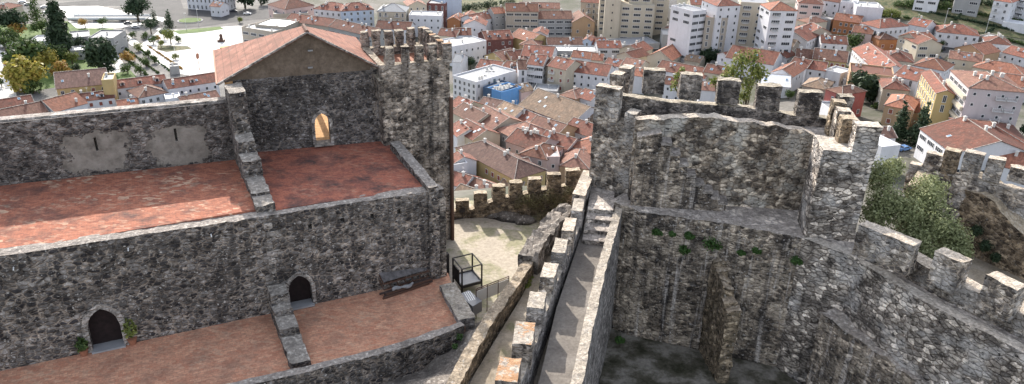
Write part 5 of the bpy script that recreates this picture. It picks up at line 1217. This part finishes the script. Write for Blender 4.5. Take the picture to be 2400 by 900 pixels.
 (1904, 44, 1948, 50, 9, 5, 'f', 'grey', 'k', None, 'low flat roofed building left of the orange row houses'),
 (1930, 0, 1968, 6, 12, 11, 'g', 'white', 'r', 'd', 'white house with red roof at the top left of the white box'),
 (1970, 6, 2010, 10, 14, 11, 'f', 'white', 'k', 'd', 'white flat topped villa wing at the top'),
 (2008, 18, 2070, 22, 14, 12, 'f', 'white', 'k', None, 'large blank white box building at the top', dict(chim=3)),
 (1954, 46, 2016, 54, 11, 7, 'g', 'orange', 'o', 'w', 'orange row houses above the little lawn', dict(cols=5, rows=2)),
 (2014, 58, 2048, 68, 10, 7, 'x', 'tan', 'o', 'd', 'orange gable house with dark front right of the row houses'),
 (1998, 74, 2044, 80, 10, 6.5, 'g', 'pink', 'o', 'd', 'pink house with orange roof below the row houses'),
 (1892, 96, 1934, 76, 15, 7, 'g', 'white', 'r', 'd', 'white house with long sloping red roof left of the lawn'),
 (1926, 100, 1986, 104, 11, 6.5, 'g', 'white', 'r', 'd', 'white house with tall chimneys behind the yellow terrace house', dict(chim=3)),
 (2062, 66, 2130, 60, 12, 9, 'h', 'white', 'r', 'w', 'white villa with red roofs left of the three storey beige house', dict(chim=2)),
 (2128, 56, 2170, 64, 11, 7, 'g', 'white', 'r', None, 'long pinkish roof right of the white villa'),
 (2062, 92, 2104, 92, 12, 6, 'h', 'orange', 'b', 's', 'low orange walled house below the white villa'),
 (2110, 84, 2152, 104, 11, 10, 'g', 'cream', 'r', 'b', 'lit front wing of the beige balcony house', dict(rows=3, balc=True)),
 (2152, 98, 2196, 94, 11, 10, 'g', 'beige', 'o', 'd', 'beige balcony house with orange roof', dict(rows=3)),
 (2196, 74, 2296, 84, 14, 7, 'h', 'white', 'r', 'w', 'wide white villa with red hip roof below the gardens', dict(chim=3)),
 (2292, 86, 2320, 92, 10, 6, 'f', 'beige', 'k', None, 'flat annex right of the wide white villa'),
 (2312, 100, 2372, 106, 12, 8, 'h', 'white', 'r', 'd', 'white house with dark red hip roof at the right', dict(chim=3)),
 (2350, 122, 2420, 140, 11, 7, 'g', 'white', 'r', 'd', 'white house with balconies at the right edge'),
 (2238, 112, 2306, 128, 13, 8, 'x', 'tan', 'o', None, 'tan walled house with orange gable roof above the parking'),
 (2224, 136, 2300, 146, 10, 7, 'g', 'cream', 'b', 'd', 'cream house with brown roof below the tan walled one', dict(chim=2)),
 (2068, 138, 2142, 146, 14, 7, 'h', 'cream', 'r', 'd', 'cream house with red hip roof above the long beige building', dict(chim=3)),
 (2140, 152, 2214, 166, 14, 7, 'h', 'white', 'o', 'd', 'white house with orange hip roof left of the big apartment block', dict(chim=2)),
 (1998, 114, 2056, 168, 13, 8, 'g', 'white', 'r', 'd', 'brightly lit white house with long red roof and skylights', dict(chim=4)),
 (2056, 160, 2104, 160, 12, 7, 'f', 'white', 'k', 'b', 'white roof terrace house right of the brightly lit one', dict(chim=4)),
 (2280, 156, 2400, 178, 12, 6, 'h', 'cream', 'o', None, 'orange roofs beyond the big apartment block', dict(chim=3)),
 (2340, 196, 2430, 208, 12, 6, 'g', 'white', 'o', 'd', 'white house with orange roof right of the big apartment block'),
 (1992, 172, 2096, 184, 14, 8.5, 'f', 'tan', 'r', 'd', 'long tan building with flat red terrace roof', dict(chim=2)),
 (2096, 176, 2150, 190, 12, 11, 'g', 'white', 'r', 't', 'tall white house with red roof between tan and yellow buildings', dict(rows=4)),
 (2070, 206, 2132, 212, 12, 8, 'h', 'beige', 'r', 'd', 'beige house with red roof and white chimneys', dict(chim=4)),
 (2074, 246, 2140, 258, 14, 7, 'h', 'tan', 'o', 's', 'tan house with orange roof left of the tall dark firs', dict(rows=2)),
 (2140, 262, 2200, 268, 12, 5, 'g', 'tan', 'r', None, 'low red roof at the foot of the yellow building'),
 (2070, 322, 2100, 322, 8, 4, 'g', 'white', 'd', None, 'dark roofed shed behind the right pier'),
 (2066, 350, 2110, 345, 10, 8, 'f', 'white', 'w', None, 'bright white cubic house behind the olive tree'),
 (2330, 0, 2372, 6, 12, 11, 'h', 'white', 'r', 'w', 'white villa with balconies at the top right', dict(balc=True, rows=3)),
 (2376, -8, 2420, 0, 12, 11, 'f', 'white', 'k', 'b', 'white flat villa in the top right corner', dict(balc=True, rows=3)),
 (2240, -8, 2300, -2, 12, 9, 'f', 'grey', 'k', 'b', 'grey villa half hidden by trees at the top'),
 (2145, -6, 2200, 0, 12, 7, 'f', 'white', 'w', 'b', 'white low building at the top behind the gardens'),
 (2350, 54, 2420, 64, 9, 3.5, 'f', 'white', 'w', None, 'white greenhouse like shed in the gardens at the right', dict(chim=0)),
]
def fillh(*a): pass
for hd in Hs:
    kw = hd[11] if len(hd) > 11 else {}; house(*hd[:10], label=hd[10], **kw)
# big apartment block, yellow block and school on the right
r_, W_, D_, h_ = house(2272, 205, 2405, 216, 19, 18, 'h', 'block', 'b', 'q', 'large apartment block with brown roof and striped balconies at the right', rows=5, chim=6, pitch=.3, sidewin=False)
for k in range(5):
    z_ = 18-1.9-3.4*k
    for q_ in (-6.6, -2.2, 2.2, 6.6): inst('window', WIN['b'], r_, (-W_/2-.04, q_, z_), -math.pi/2)
    mb = MB(); mb.box((-W_/2-.45, 0, z_-1.35), (.8, D_*.96, 1.0)); mb.build('balcony_band', WALL['cream'], r_)
    inst('balcony', BALC, r_, (W_/2-3.2, -D_/2, z_-1.0)); inst('balcony', BALC, r_, (W_/2-6.0, -D_/2, z_-1.0))
house(2160, 170, 2196, 218, 5, 15, 'g', 'yellow', 'r', 't', 'tall yellow block with rows of narrow windows', rows=5, chim=1)
house(2158, 302, 2235, 360, 22, 8, 'g', 'white', 'r', 'b', 'white school wing with wide red roof and window bands', rows=2, chim=2, pitch=.35)
house(2262, 330, 2420, 348, 20, 7, 'h', 'white', 'r', 'd', 'long white school building with red roof behind the bastion', rows=2, chim=3, pitch=.35)
house(2330, 385, 2440, 410, 12, 6, 'g', 'white', 'o', None, 'white building with orange roof behind the bastion merlons')
# the stepped tower
tg = tp(1470, 100, 0); dv = 0
def blk(root, cx, w, y, d, h, win=None, rows=0, z0=0, wall='cream'):
    mb = MB(); mb.box((cx, y, z0+h/2), (w, d, h)); wl = mb.build('wall', WALL[wall], root)
    for r in range(rows):
        for k in range(max(1, int(w/5))):
            nk = max(1, int(w/5)); inst('window', WIN['b'], root, (cx-w/2+(k+.5)*w/nk, y-d/2-.04, z0+h-2-3.1*r))
p = tp(1425, 96, 0); st_ = empty('stepped_tower', tp(1480, 100, 0), math.radians(-4), 'tall pale stepped tower block with horizontal strip windows', 'tower')
mm = (p-CAM).length/1800
blk(st_, -11.5, 8, 4, 14, 32, None, 0, wall='cream'); blk(st_, -15.5, 5, 12, 12, 26, 'b', 7); blk(st_, 1.5, 18, 6, 14, 20, 'b', 6); blk(st_, 3, 12, 9, 12, 27, 'b', 8, ); blk(st_, 14, 9, 14, 12, 30, 'b', 8); blk(st_, 0, 10, 14, 10, 34, None, 0)
for k in range(7): mb = MB(); mb.box((-11.5, -3.05, 4+k*4), (.6, .1, .9)); mb.build('window', MAT['glass'], st_)
# glass roof
# bridge, roundabout, statue, hall plaza furniture
p0 = at(158, 45, 1.6); p1 = at(342, 45, 1.6); u_ = hdir(p0, p1); n_ = lnorm(u_); br_ = empty('bridge', label='low white bridge over the river at the top left', cat='bridge')
mb = MB(); pts_ = [p0, p1, p1+n_*9, p0+n_*9]; mb.prism([(q.x, q.y) for q in pts_], 1.1, 1.6); mb.build('deck', WALL['grey'], br_)
for k in (0, 8.8): mb = MB(); mb.bar(V2(p0+n_*k, 2.1), V2(p1+n_*k, 2.1), .25, 1.0); mb.build('parapet', MAT['white'], br_)
for k in (.33, .66):
    q = p0.lerp(p1, k); mb = MB(); mb.box(V2(q+n_*4.5, .5), (1.2, 9, 1.3), rz=math.atan2(u_.y, u_.x)); mb.build('pier', WALL['stone'], br_)
rebase(br_)
c = at(446, 49, .15); mb = MB(); mb.tube([c, c+Vector((0, 0, .3))], 6.8, 32); tag(mb.build('roundabout_kerb', WALL['grey']), kind='structure'); mb = MB(); mb.tube([c+Vector((0, 0, .3)), c+Vector((0, 0, .5))], 6.0, 32); tag(mb.build('roundabout_lawn', MAT['grass']), kind='structure')
mb = MB()
c = at(519, 98, 0); mb.box(c+Vector((0, 0, .6)), (3.2, 2.4, 1.2)); mb.tube([c+Vector((0, 0, 1.2)), c+Vector((.2, 0, 2.4)), c+Vector((0, 0, 3.6)), c+Vector((.1, 0, 4.3))], [1.1, .7, .9, .3], 8); o = tag(mb.build('statue', MAT['rust']), 'dark statue on a block in the middle of the white plaza', 'statue'); rebase(o)
for i, (x, y, l) in enumerate(((468, 130, 'round orange disc lamp beside the yellow hall wall'), )):
    c = at(x, 165, 0); mb = MB(); mb.tube([c, c+Vector((0, 0, 6))], .12, 6); mb.tube([c+Vector((-.2, 0, 6.6)), c+Vector((.2, 0, 6.6))], 1.3, 16); o = tag(mb.build('disc_sign', MAT['terracotta']), l, 'sign'); rebase(o)
# ---- trees
def ttree(x, yb, yt, rx, kind, lab, shape='r', name='tree', grp=None, n=900, bare=.0):
    p = tp(x, yb, 0); d = (p-CAM).length; mp = d/1800; R_ = rx*mp; dep = math.asin(min(.9, (CAM.z-p.z)/d)); H_ = max(2*R_*.8, (yb-yt)*mp/math.cos(dep))
    g = empty(name, p, 0, lab, 'tree', grp); r = random.Random(int(x*3+yb)); bb = []
    if shape == 'c':
        for k in range(7): s = k/6; bb.append((r.uniform(-.1, .1)*R_, r.uniform(-.1, .1)*R_, H_*(.16+.78*s), R_*(1.0-.8*s)*r.uniform(.85, 1.1)))
    else:
        H2 = max(H_-R_, R_*.9)
        for k in range(7): an = r.uniform(0, 6.3); q = r.uniform(.2, .62)*R_; bb.append((math.cos(an)*q, math.sin(an)*q, H2+r.uniform(-.4, .35)*R_, R_*r.uniform(.42, .68)))
        bb.append((0, 0, H2, R_*.6))
    crown('crown', bb, n, max(.34, R_*.11), LF[kind], g, seed=int(x), inner=.3)
    mb = MB(); mb.tube([(0, 0, -.5), (0, 0, H_*.25), (0, 0, H_*.7)], [max(.2, R_*.09), max(.15, R_*.07), .08], 7)
    if shape == 'r':
        for k in range(4): an = k*1.6; mb.tube([(0, 0, H_*.3), (math.cos(an)*R_*.5, math.sin(an)*R_*.5, H_*.62)], [.12, .05], 5)
    mb.build('trunk', MAT['bark'], g)
TR = [
 (148, 132, -12, 33, 'dark', 'tall dark conifer towering over the park', 'c', 3600), (88, 55, -10, 17, 'green', 'slim tall conifer at the top left', 'c', 900),
 (38, 88, 18, 30, 'dark', 'round dark tree at the left edge of the park', 'r', 1400), (62, 172, 88, 44, 'green', 'large green tree behind the yellow tree', 'r', 2400),
 (70, 212, 148, 40, 'yellow', 'bright yellow tree at the lower left', 'r', 2400), (108, 170, 130, 27, 'yellow', 'yellow tree left of the orange one', 'r', 1200),
 (148, 178, 140, 22, 'autumn', 'orange autumn tree beside the yellow house', 'r', 1000), (138, 150, 102, 25, 'green', 'green tree below the tall dark conifer', 'r', 1300),
 (236, 170, 118, 42, 'dark', 'wide dark round tree in the formal garden', 'r', 2200), (195, 122, 86, 20, 'dark', 'dark round tree in front of the grey pavilion', 'r', 900),
 (325, 52, -10, 26, 'dark', 'big dark tree by the end of the bridge', 'r', 1500), (355, 80, 42, 16, 'dark', 'dark tree in the car park left of the roundabout', 'r', 700), (364, 60, 20, 13, 'dark', 'dark conifer left of the roundabout', 'c', 500),
 (398, 66, 26, 15, 'dark', 'dark conifer beside the roundabout', 'c', 700), (401, 104, 66, 16, 'lime', 'yellow green tree at the edge of the white plaza', 'r', 700), (385, 92, 66, 11, 'green', 'green tree left of the yellow green plaza tree', 'r', 500),
 (343, 92, 74, 11, 'green', 'small tree west of the plaza', 'r', 400), (360, 104, 80, 12, 'green', 'round green tree in the garden strip', 'r', 400), (378, 112, 94, 9, 'lime', 'small pale tree below the green tree by the plaza', 'r', 300),
 (292, 98, 70, 13, 'dark', 'dark conical tree right of the pavilion', 'c', 500), (348, 136, 114, 11, 'green', 'round tree in the middle of the white garden paths', 'r', 400), (362, 148, 126, 11, 'green', 'lower round tree in the white garden paths', 'r', 400),
 (270, 122, 98, 15, 'green', 'green tree between pavilion and garden', 'r', 500), (302, 146, 128, 17, 'autumn', 'orange brown shrubs beside the garden hedges', 'r', 600), (200, 64, 40, 13, 'autumn', 'pale orange tree by the bridge arch', 'r', 400),
 (45, 90, 72, 20, 'autumn', 'brownish tree behind the left park building', 'r', 500), (100, 80, 58, 20, 'green', 'green tree left of the low park building', 'r', 600), (5, 205, 180, 12, 'green', 'shrub at the left edge by the street', 'r', 300), (562, 54, 38, 8, 'lime', 'small round tree by the white crossing', 'r', 250),
 (14, 120, 84, 16, 'green', 'green bush right at the left edge by the park path', 'r', 400), (118, 96, 76, 18, 'green', 'green tree between the two park buildings', 'r', 700), (262, 158, 136, 14, 'green', 'green shrub right of the wide dark round tree', 'r', 400),
 (180, 172, 150, 14, 'dark', 'dark shrub behind the yellow house corner', 'r', 400), (250, 118, 100, 10, 'autumn', 'small orange tree at the pavilion corner', 'r', 300), (22, 160, 132, 14, 'green', 'green tree beside the bright street', 'r', 500), (310, 90, 72, 10, 'green', 'small green tree in the car park', 'r', 300), (372, 96, 82, 9, 'autumn', 'rusty small tree at the plaza edge', 'r', 250), (412, 140, 124, 9, 'lime', 'lime shrub at the lower plaza edge', 'r', 250),
 (256, 176, 160, 16, 'dark', 'dark shrub behind the flat topped yellow block', 'r', 400), (330, 176, 158, 14, 'green', 'green shrub at the lower end of the formal garden', 'r', 400), (25, 108, 70, 24, 'green', 'broad green tree above the brown tree at the left edge', 'r', 900), (170, 150, 118, 16, 'lime', 'lime tree between the tall conifer and the garden kiosk', 'r', 600), (215, 112, 92, 12, 'green', 'green bush at the pavilion front', 'r', 400), (325, 120, 100, 12, 'lime', 'lime tree above the white garden paths', 'r', 400),
 (300, 172, 152, 15, 'green', 'green bush behind the long brown roofed row', 'r', 500), (418, 100, 84, 10, 'green', 'green tree just right of the yellow green plaza tree', 'r', 350), (60, 60, 30, 18, 'green', 'green tree left of the slim conifer', 'r', 600), (240, 62, 46, 12, 'green', 'green bush on the river bank by the bridge', 'r', 350), (80, 218, 196, 22, 'green', 'green shrub under the yellow trees behind the brown roofs', 'r', 700), (345, 156, 136, 14, 'green', 'wide green bush in the lower white garden', 'r', 450), (575, 20, -10, 26, 'dark', 'dark mass of trees behind the roundabout', 'r', 1000), (612, 12, -12, 20, 'dark', 'dark tree left of the pink corner building', 'r', 700),
 (1102, 166, 126, 17, 'dark', 'round dark tree behind the white hotel block', 'r', 1200), (1662, 150, 104, 26, 'dark', 'large dark round tree behind the third merlon', 'r', 2000),
 (1552, 50, 20, 8, 'dark', 'dark street tree on the road right of the stepped tower', 'r', 300), (1556, 30, -4, 8, 'dark', 'upper dark street tree right of the stepped tower', 'r', 300),
 (1882, 176, 138, 10, 'dark', 'dark slim cypress beside the white gable house', 'c', 600), (2018, 240, 174, 40, 'dark', 'large dark tree below the long tan building', 'r', 2600),
 (2104, 330, 246, 26, 'dark', 'left dark fir beside the right pier', 'c', 1700), (2156, 262, 216, 15, 'dark', 'small crowned dark fir behind the two large firs', 'r', 800), (2150, 340, 250, 28, 'dark', 'right dark fir in front of the yellow building', 'c', 1800),
 (1940, 48, 14, 18, 'dark', 'dark tree left of the orange row houses', 'r', 700), (2000, 38, 12, 14, 'olive', 'tall palm like tree behind the orange row houses', 'r', 500), (1998, 112, 78, 19, 'green', 'green tree right of the little lawn', 'r', 900), (2048, 108, 80, 18, 'dark', 'dark tree left of the brightly lit white house', 'r', 900),
 (1862, 108, 82, 11, 'dark', 'dark tree at the bend of the street', 'r', 500), (2184, 132, 104, 18, 'green', 'green tree beside the parked cars', 'r', 800), (2322, 146, 118, 17, 'green', 'green tree right of the tan walled house', 'r', 700),
 (1900, 90, 66, 14, 'green', 'shrubby tree over the bending street wall', 'r', 500), (2385, 350, 300, 10, 'dark', 'dark bush right of the apartment block', 'r', 400), (1848, 232, 208, 12, 'green', 'green bush between the fourth and fifth merlons', 'r', 400),
 (1242, 440, 415, 12, 'green', 'green bush growing behind the yard merlons', 'r', 500), (1278, 440, 408, 11, 'dark', 'dark bush below the pink house', 'r', 400), (1322, 362, 340, 8, 'lime', 'yellow palm on the pink terrace', 'r', 250),
]
more = [(1150, 108, 'lime shrub'), (1320, 112, 'x'), (1432, 128, 'x'), (1208, 112, 'x'), (1300, 146, 'x'), (1398, 160, 'x'), (1516, 92, 'x'), (1700, 122, 'x'), (1780, 106, 'x'), (1845, 130, 'x'), (1890, 110, 'x'), (1978, 160, 'x'), (2040, 64, 'x'), (2058, 100, 'x'), (2140, 118, 'x'), (2206, 104, 'x'), (2220, 160, 'x'), (2262, 150, 'x'), (2334, 170, 'x'), (2300, 108, 'x'), (2390, 130, 'x'), (1960, 240, 'x'), (2050, 250, 'x'), (2128, 240, 'x'), (2060, 300, 'x'), (1268, 268, 'x'), (1180, 300, 'x'), (1350, 330, 'x'), (1300, 400, 'x'), (1100, 440, 'x'), (1160, 230, 'x')]
near = ['the arched orange warehouse', 'the white row house', 'the stepped tower foot', 'the terracotta roof', 'the yellow fronted house', 'the white wide block', 'the podium', 'the wide red roof with skylights', 'the dark roofed white house', 'the stone house', 'the bending street', 'the terrace house', 'the dark gabled house', 'the bright lit house', 'the beige balcony house', 'the wide villa', 'the yellow block', 'the cream brown roofed house', 'the orange roofs', 'the flat annex', 'the white balcony house at the edge', 'the brick house', 'the long tan building', 'the tan orange roofed house', 'the right pier', 'the long white facade', 'the large brown roof', 'the turret', 'the far brown roof', 'the old brown roof', 'the blue block']
for (x, y, _), nn_ in zip(more, near): ttree(x, y+4, y-9, 9, ['dark', 'green', 'green', 'autumn'][x % 4], 'small garden tree standing close to '+nn_, 'r', n=320, grp='small garden trees among the houses')
for x, yb, yt, rx, k, lab, shp, n_ in TR: ttree(x, yb, yt, rx, k, lab, shp, n=n_)
# tree bands of the gardens and the wooded bank
def band(name, q, kind, lab, R_, cnt, n, cat):
    g = []; r = random.Random(int(q[0][0]))
    for i in range(cnt):
        s = (i+r.random()*.5)/cnt; x = q[0][0]*(1-s)+q[1][0]*s; y = q[0][1]*(1-s)+q[1][1]*s; p = tp(x, y, R_*.5); g.append((p.x, p.y, p.z, R_*r.uniform(.6, 1.25)))
    o = tag(crown(name, g, n, .4, LF[kind], seed=int(q[0][1])+5), lab, cat, 'hedges and tree rows of the terraced gardens'); rebase(o)
band('hedge', ((2120, 40), (2330, 88)), 'green', 'long green hedge along the lowest garden terrace', 1.1, 46, 2600, 'hedge')
band('hedge', ((2180, 28), (2400, 76)), 'dark', 'dark hedge on the middle garden terrace', 1.0, 44, 2400, 'hedge')
band('hedge', ((2180, 14), (2400, 50)), 'green', 'green hedge on the upper garden terrace', 1.1, 40, 2200, 'hedge')
band('hedge', ((2330, 66), (2296, 86)), 'dark', 'short dark hedge crossing the gardens', .9, 14, 700, 'hedge')
band('hedge', ((2262, 22), (2238, 46)), 'dark', 'short hedge crossing the middle of the gardens', .9, 14, 700, 'hedge')
band('hedge', ((2360, 92), (2440, 112)), 'green', 'hedge at the right end of the gardens', 1.2, 18, 1000, 'hedge')
band('tree_row', ((2065, 30), (2110, 34)), 'lime', 'autumn trees at the left end of the gardens', 3.0, 7, 1600, 'trees')
band('tree_row', ((2100, 8), (2230, 14)), 'green', 'row of green trees above the gardens', 3.0, 14, 3000, 'trees')
band('tree_row', ((2200, -4), (2330, 8)), 'dark', 'row of dark trees at the top of the gardens', 2.6, 12, 2400, 'trees')
band('tree_row', ((1060, 22), (1210, 2)), 'dark', 'dark wooded bank behind the orange warehouse', 3.2, 12, 3000, 'trees')
band('hedge', ((270, 118), (345, 176)), 'green', 'left hedge of the formal garden', .9, 24, 1200, 'hedge')
band('hedge', ((292, 112), (372, 172)), 'green', 'second hedge of the formal garden from the left', .8, 24, 1200, 'hedge')
band('hedge', ((318, 108), (402, 168)), 'moss', 'third hedge of the formal garden from the left', .7, 24, 1000, 'hedge')
band('hedge', ((345, 106), (430, 164)), 'autumn', 'right rust coloured hedge of the formal garden', .6, 24, 900, 'hedge')
# ---- cars
def car_proto(c_, lab, grp):
    g = empty('parked_car', (0, 0, 0), 0, lab, 'car', grp); mb = MB()
    prof = [(-2.1, .3), (-2.1, .85), (-1.9, .95), (-1.2, 1.0), (-.7, 1.42), (.8, 1.42), (1.3, .98), (2.0, .85), (2.1, .6), (2.1, .3)]
    k = len(prof)
    for y in (-.85, .85): mb.v += [(x, y, z) for x, z in prof]
    mb.f += [tuple(range(k)), tuple(reversed(range(k, 2*k)))]+[(i, k+i, k+(i+1) % k, (i+1) % k) for i in range(k)]; mb.m += [0]*(k+2); mb.uv += [None]*(k+2)
    mb.build('body', c_, g); mb = MB()
    for y in (-.87, .87): mb.face([(-1.0, y, 1.02), (1.1, y, 1.02), (.75, y, 1.36), (-.66, y, 1.36)])
    mb.face([(1.0, -.7, 1.3), (1.0, .7, 1.3), (1.34, .75, 1.0), (1.34, -.75, 1.0)]); mb.face([(-.78, -.7, 1.38), (-.78, .7, 1.38), (-1.2, .75, 1.04), (-1.2, -.75, 1.04)]); mb.build('windows', MAT['glass'], g)
    for x in (-1.3, 1.3):
        for y in (-.8, .8): mb = MB(); mb.tube([(x, y-.1, .32), (x, y+.1, .32)], .32, 12); mb.build('wheel', MAT['iron'], g)
    return g
CC_ = {'white': flat('white_car_paint', (.75, .75, .75), .3, .03), 'grey': flat('silver_car_paint', (.35, .36, .38), .3, .03), 'dark': flat('dark_car_paint', (.04, .045, .06), .3, .03), 'blue': flat('blue_car_paint', (.1, .2, .4), .3, .03), 'red': flat('red_car_paint', (.4, .04, .04), .3, .03)}
PRO = {}
for i, (x, y, c_, rz, lab) in enumerate(((52, 6, 'white', .5, 'white car parked at the top left street'), (66, 12, 'grey', .5, 'silver car behind the white one at the top left'), (104, 18, 'white', .6, 'white car beside the slim conifer'), (112, 30, 'grey', .6, 'silver car right of the slim conifer'),
    (2232, 128, 'white', .9, 'white car parked right of the beige balcony house'), (2196, 138, 'blue', .6, 'blue car parked under the green tree'), (2206, 118, 'dark', .6, 'dark car near the green tree by the parking'), (2118, 352, 'blue', .4, 'blue car parked behind the outer bastion'),
    (548, 28, 'dark', .2, 'dark car on the road right of the roundabout'), (580, 34, 'white', .1, 'white car on the road behind the plaza'), (1560, 8, 'white', 1.3, 'white car on the steep road at the top'), (1562, 46, 'dark', 1.3, 'dark car low on the road right of the stepped tower'),
    (300, 56, 'dark', .3, 'dark car in the car park near the bridge'), (318, 66, 'grey', .3, 'silver car in the car park near the bridge'), (20, 150, 'red', 1.4, 'red car in the bright street at the left edge'))):
    g = 'parked cars in the town'
    if c_ not in PRO: o = PRO[c_] = car_proto(CC_[c_], lab, g)
    else:
        s = PRO[c_]; o = s.copy(); col.objects.link(o); o['label'] = lab
        for ch in list(s.children): q = ch.copy(); col.objects.link(q); q.parent = o
    p = tp(x, y, .16); o.location = p; o.rotation_euler = (0, 0, rz)
for i, (x, y, h_, lab) in enumerate(((437, 70, 9, 'tall lamp post beside the roundabout'), (2212, 62, 9, 'lamp post below the terraced gardens'), (2308, 82, 8, 'lamp post right of the wide white villa'), (466, 60, 9, 'lamp post right of the roundabout'), (411, 130, 5, 'short lamp post at the edge of the plaza'))):
    p = tp(x, y, 0); g = empty('street_lamp', p, 0, lab, 'street lamp', 'street lamps'); mb = MB(); mb.tube([(0, 0, 0), (0, 0, h_)], [.12, .07], 6); mb.build('pole', MAT['frame'], g); mb = MB(); mb.box((.5, 0, h_), (1.1, .25, .12)); mb.build('lamp_head', MAT['frame'], g)
# ------------------------------------------------------------------ light
az = math.radians(21); el = math.radians(33)
sd_ = Vector((-math.sin(az)*math.cos(el), math.cos(az)*math.cos(el), math.sin(el)))
ld = bpy.data.lights.new('sun', 'SUN'); ld.energy = 2.7; ld.angle = math.radians(.5); ld.color = (1, .93, .83)
lo = bpy.data.objects.new('sun', ld); col.objects.link(lo); lo.rotation_euler = (-sd_).to_track_quat('-Z', 'Y').to_euler()
w = bpy.data.worlds.new('World'); scene.world = w; w.use_nodes = True; nt = w.node_tree
sky = nt.nodes.new('ShaderNodeTexSky'); sky.sky_type = 'NISHITA'; sky.sun_disc = False; sky.sun_elevation = el; sky.sun_rotation = -az
sky.air_density = 1.0; sky.dust_density = 2.0
bg = nt.nodes['Background']; bg.inputs[1].default_value = .15; sky.ozone_density = .4; hs = nt.nodes.new('ShaderNodeHueSaturation'); hs.inputs['Saturation'].default_value = .45; nt.links.new(sky.outputs[0], hs.inputs['Color']); nt.links.new(hs.outputs[0], bg.inputs[0])
vs = scene.view_settings; vs.view_transform = 'Standard'; vs.look = 'None'; vs.gamma = 1; vs.use_curve_mapping = False; vs.exposure = 1.4
scene.cycles.use_denoising = True; scene.cycles.max_bounces = 5; scene.cycles.diffuse_bounces = 3
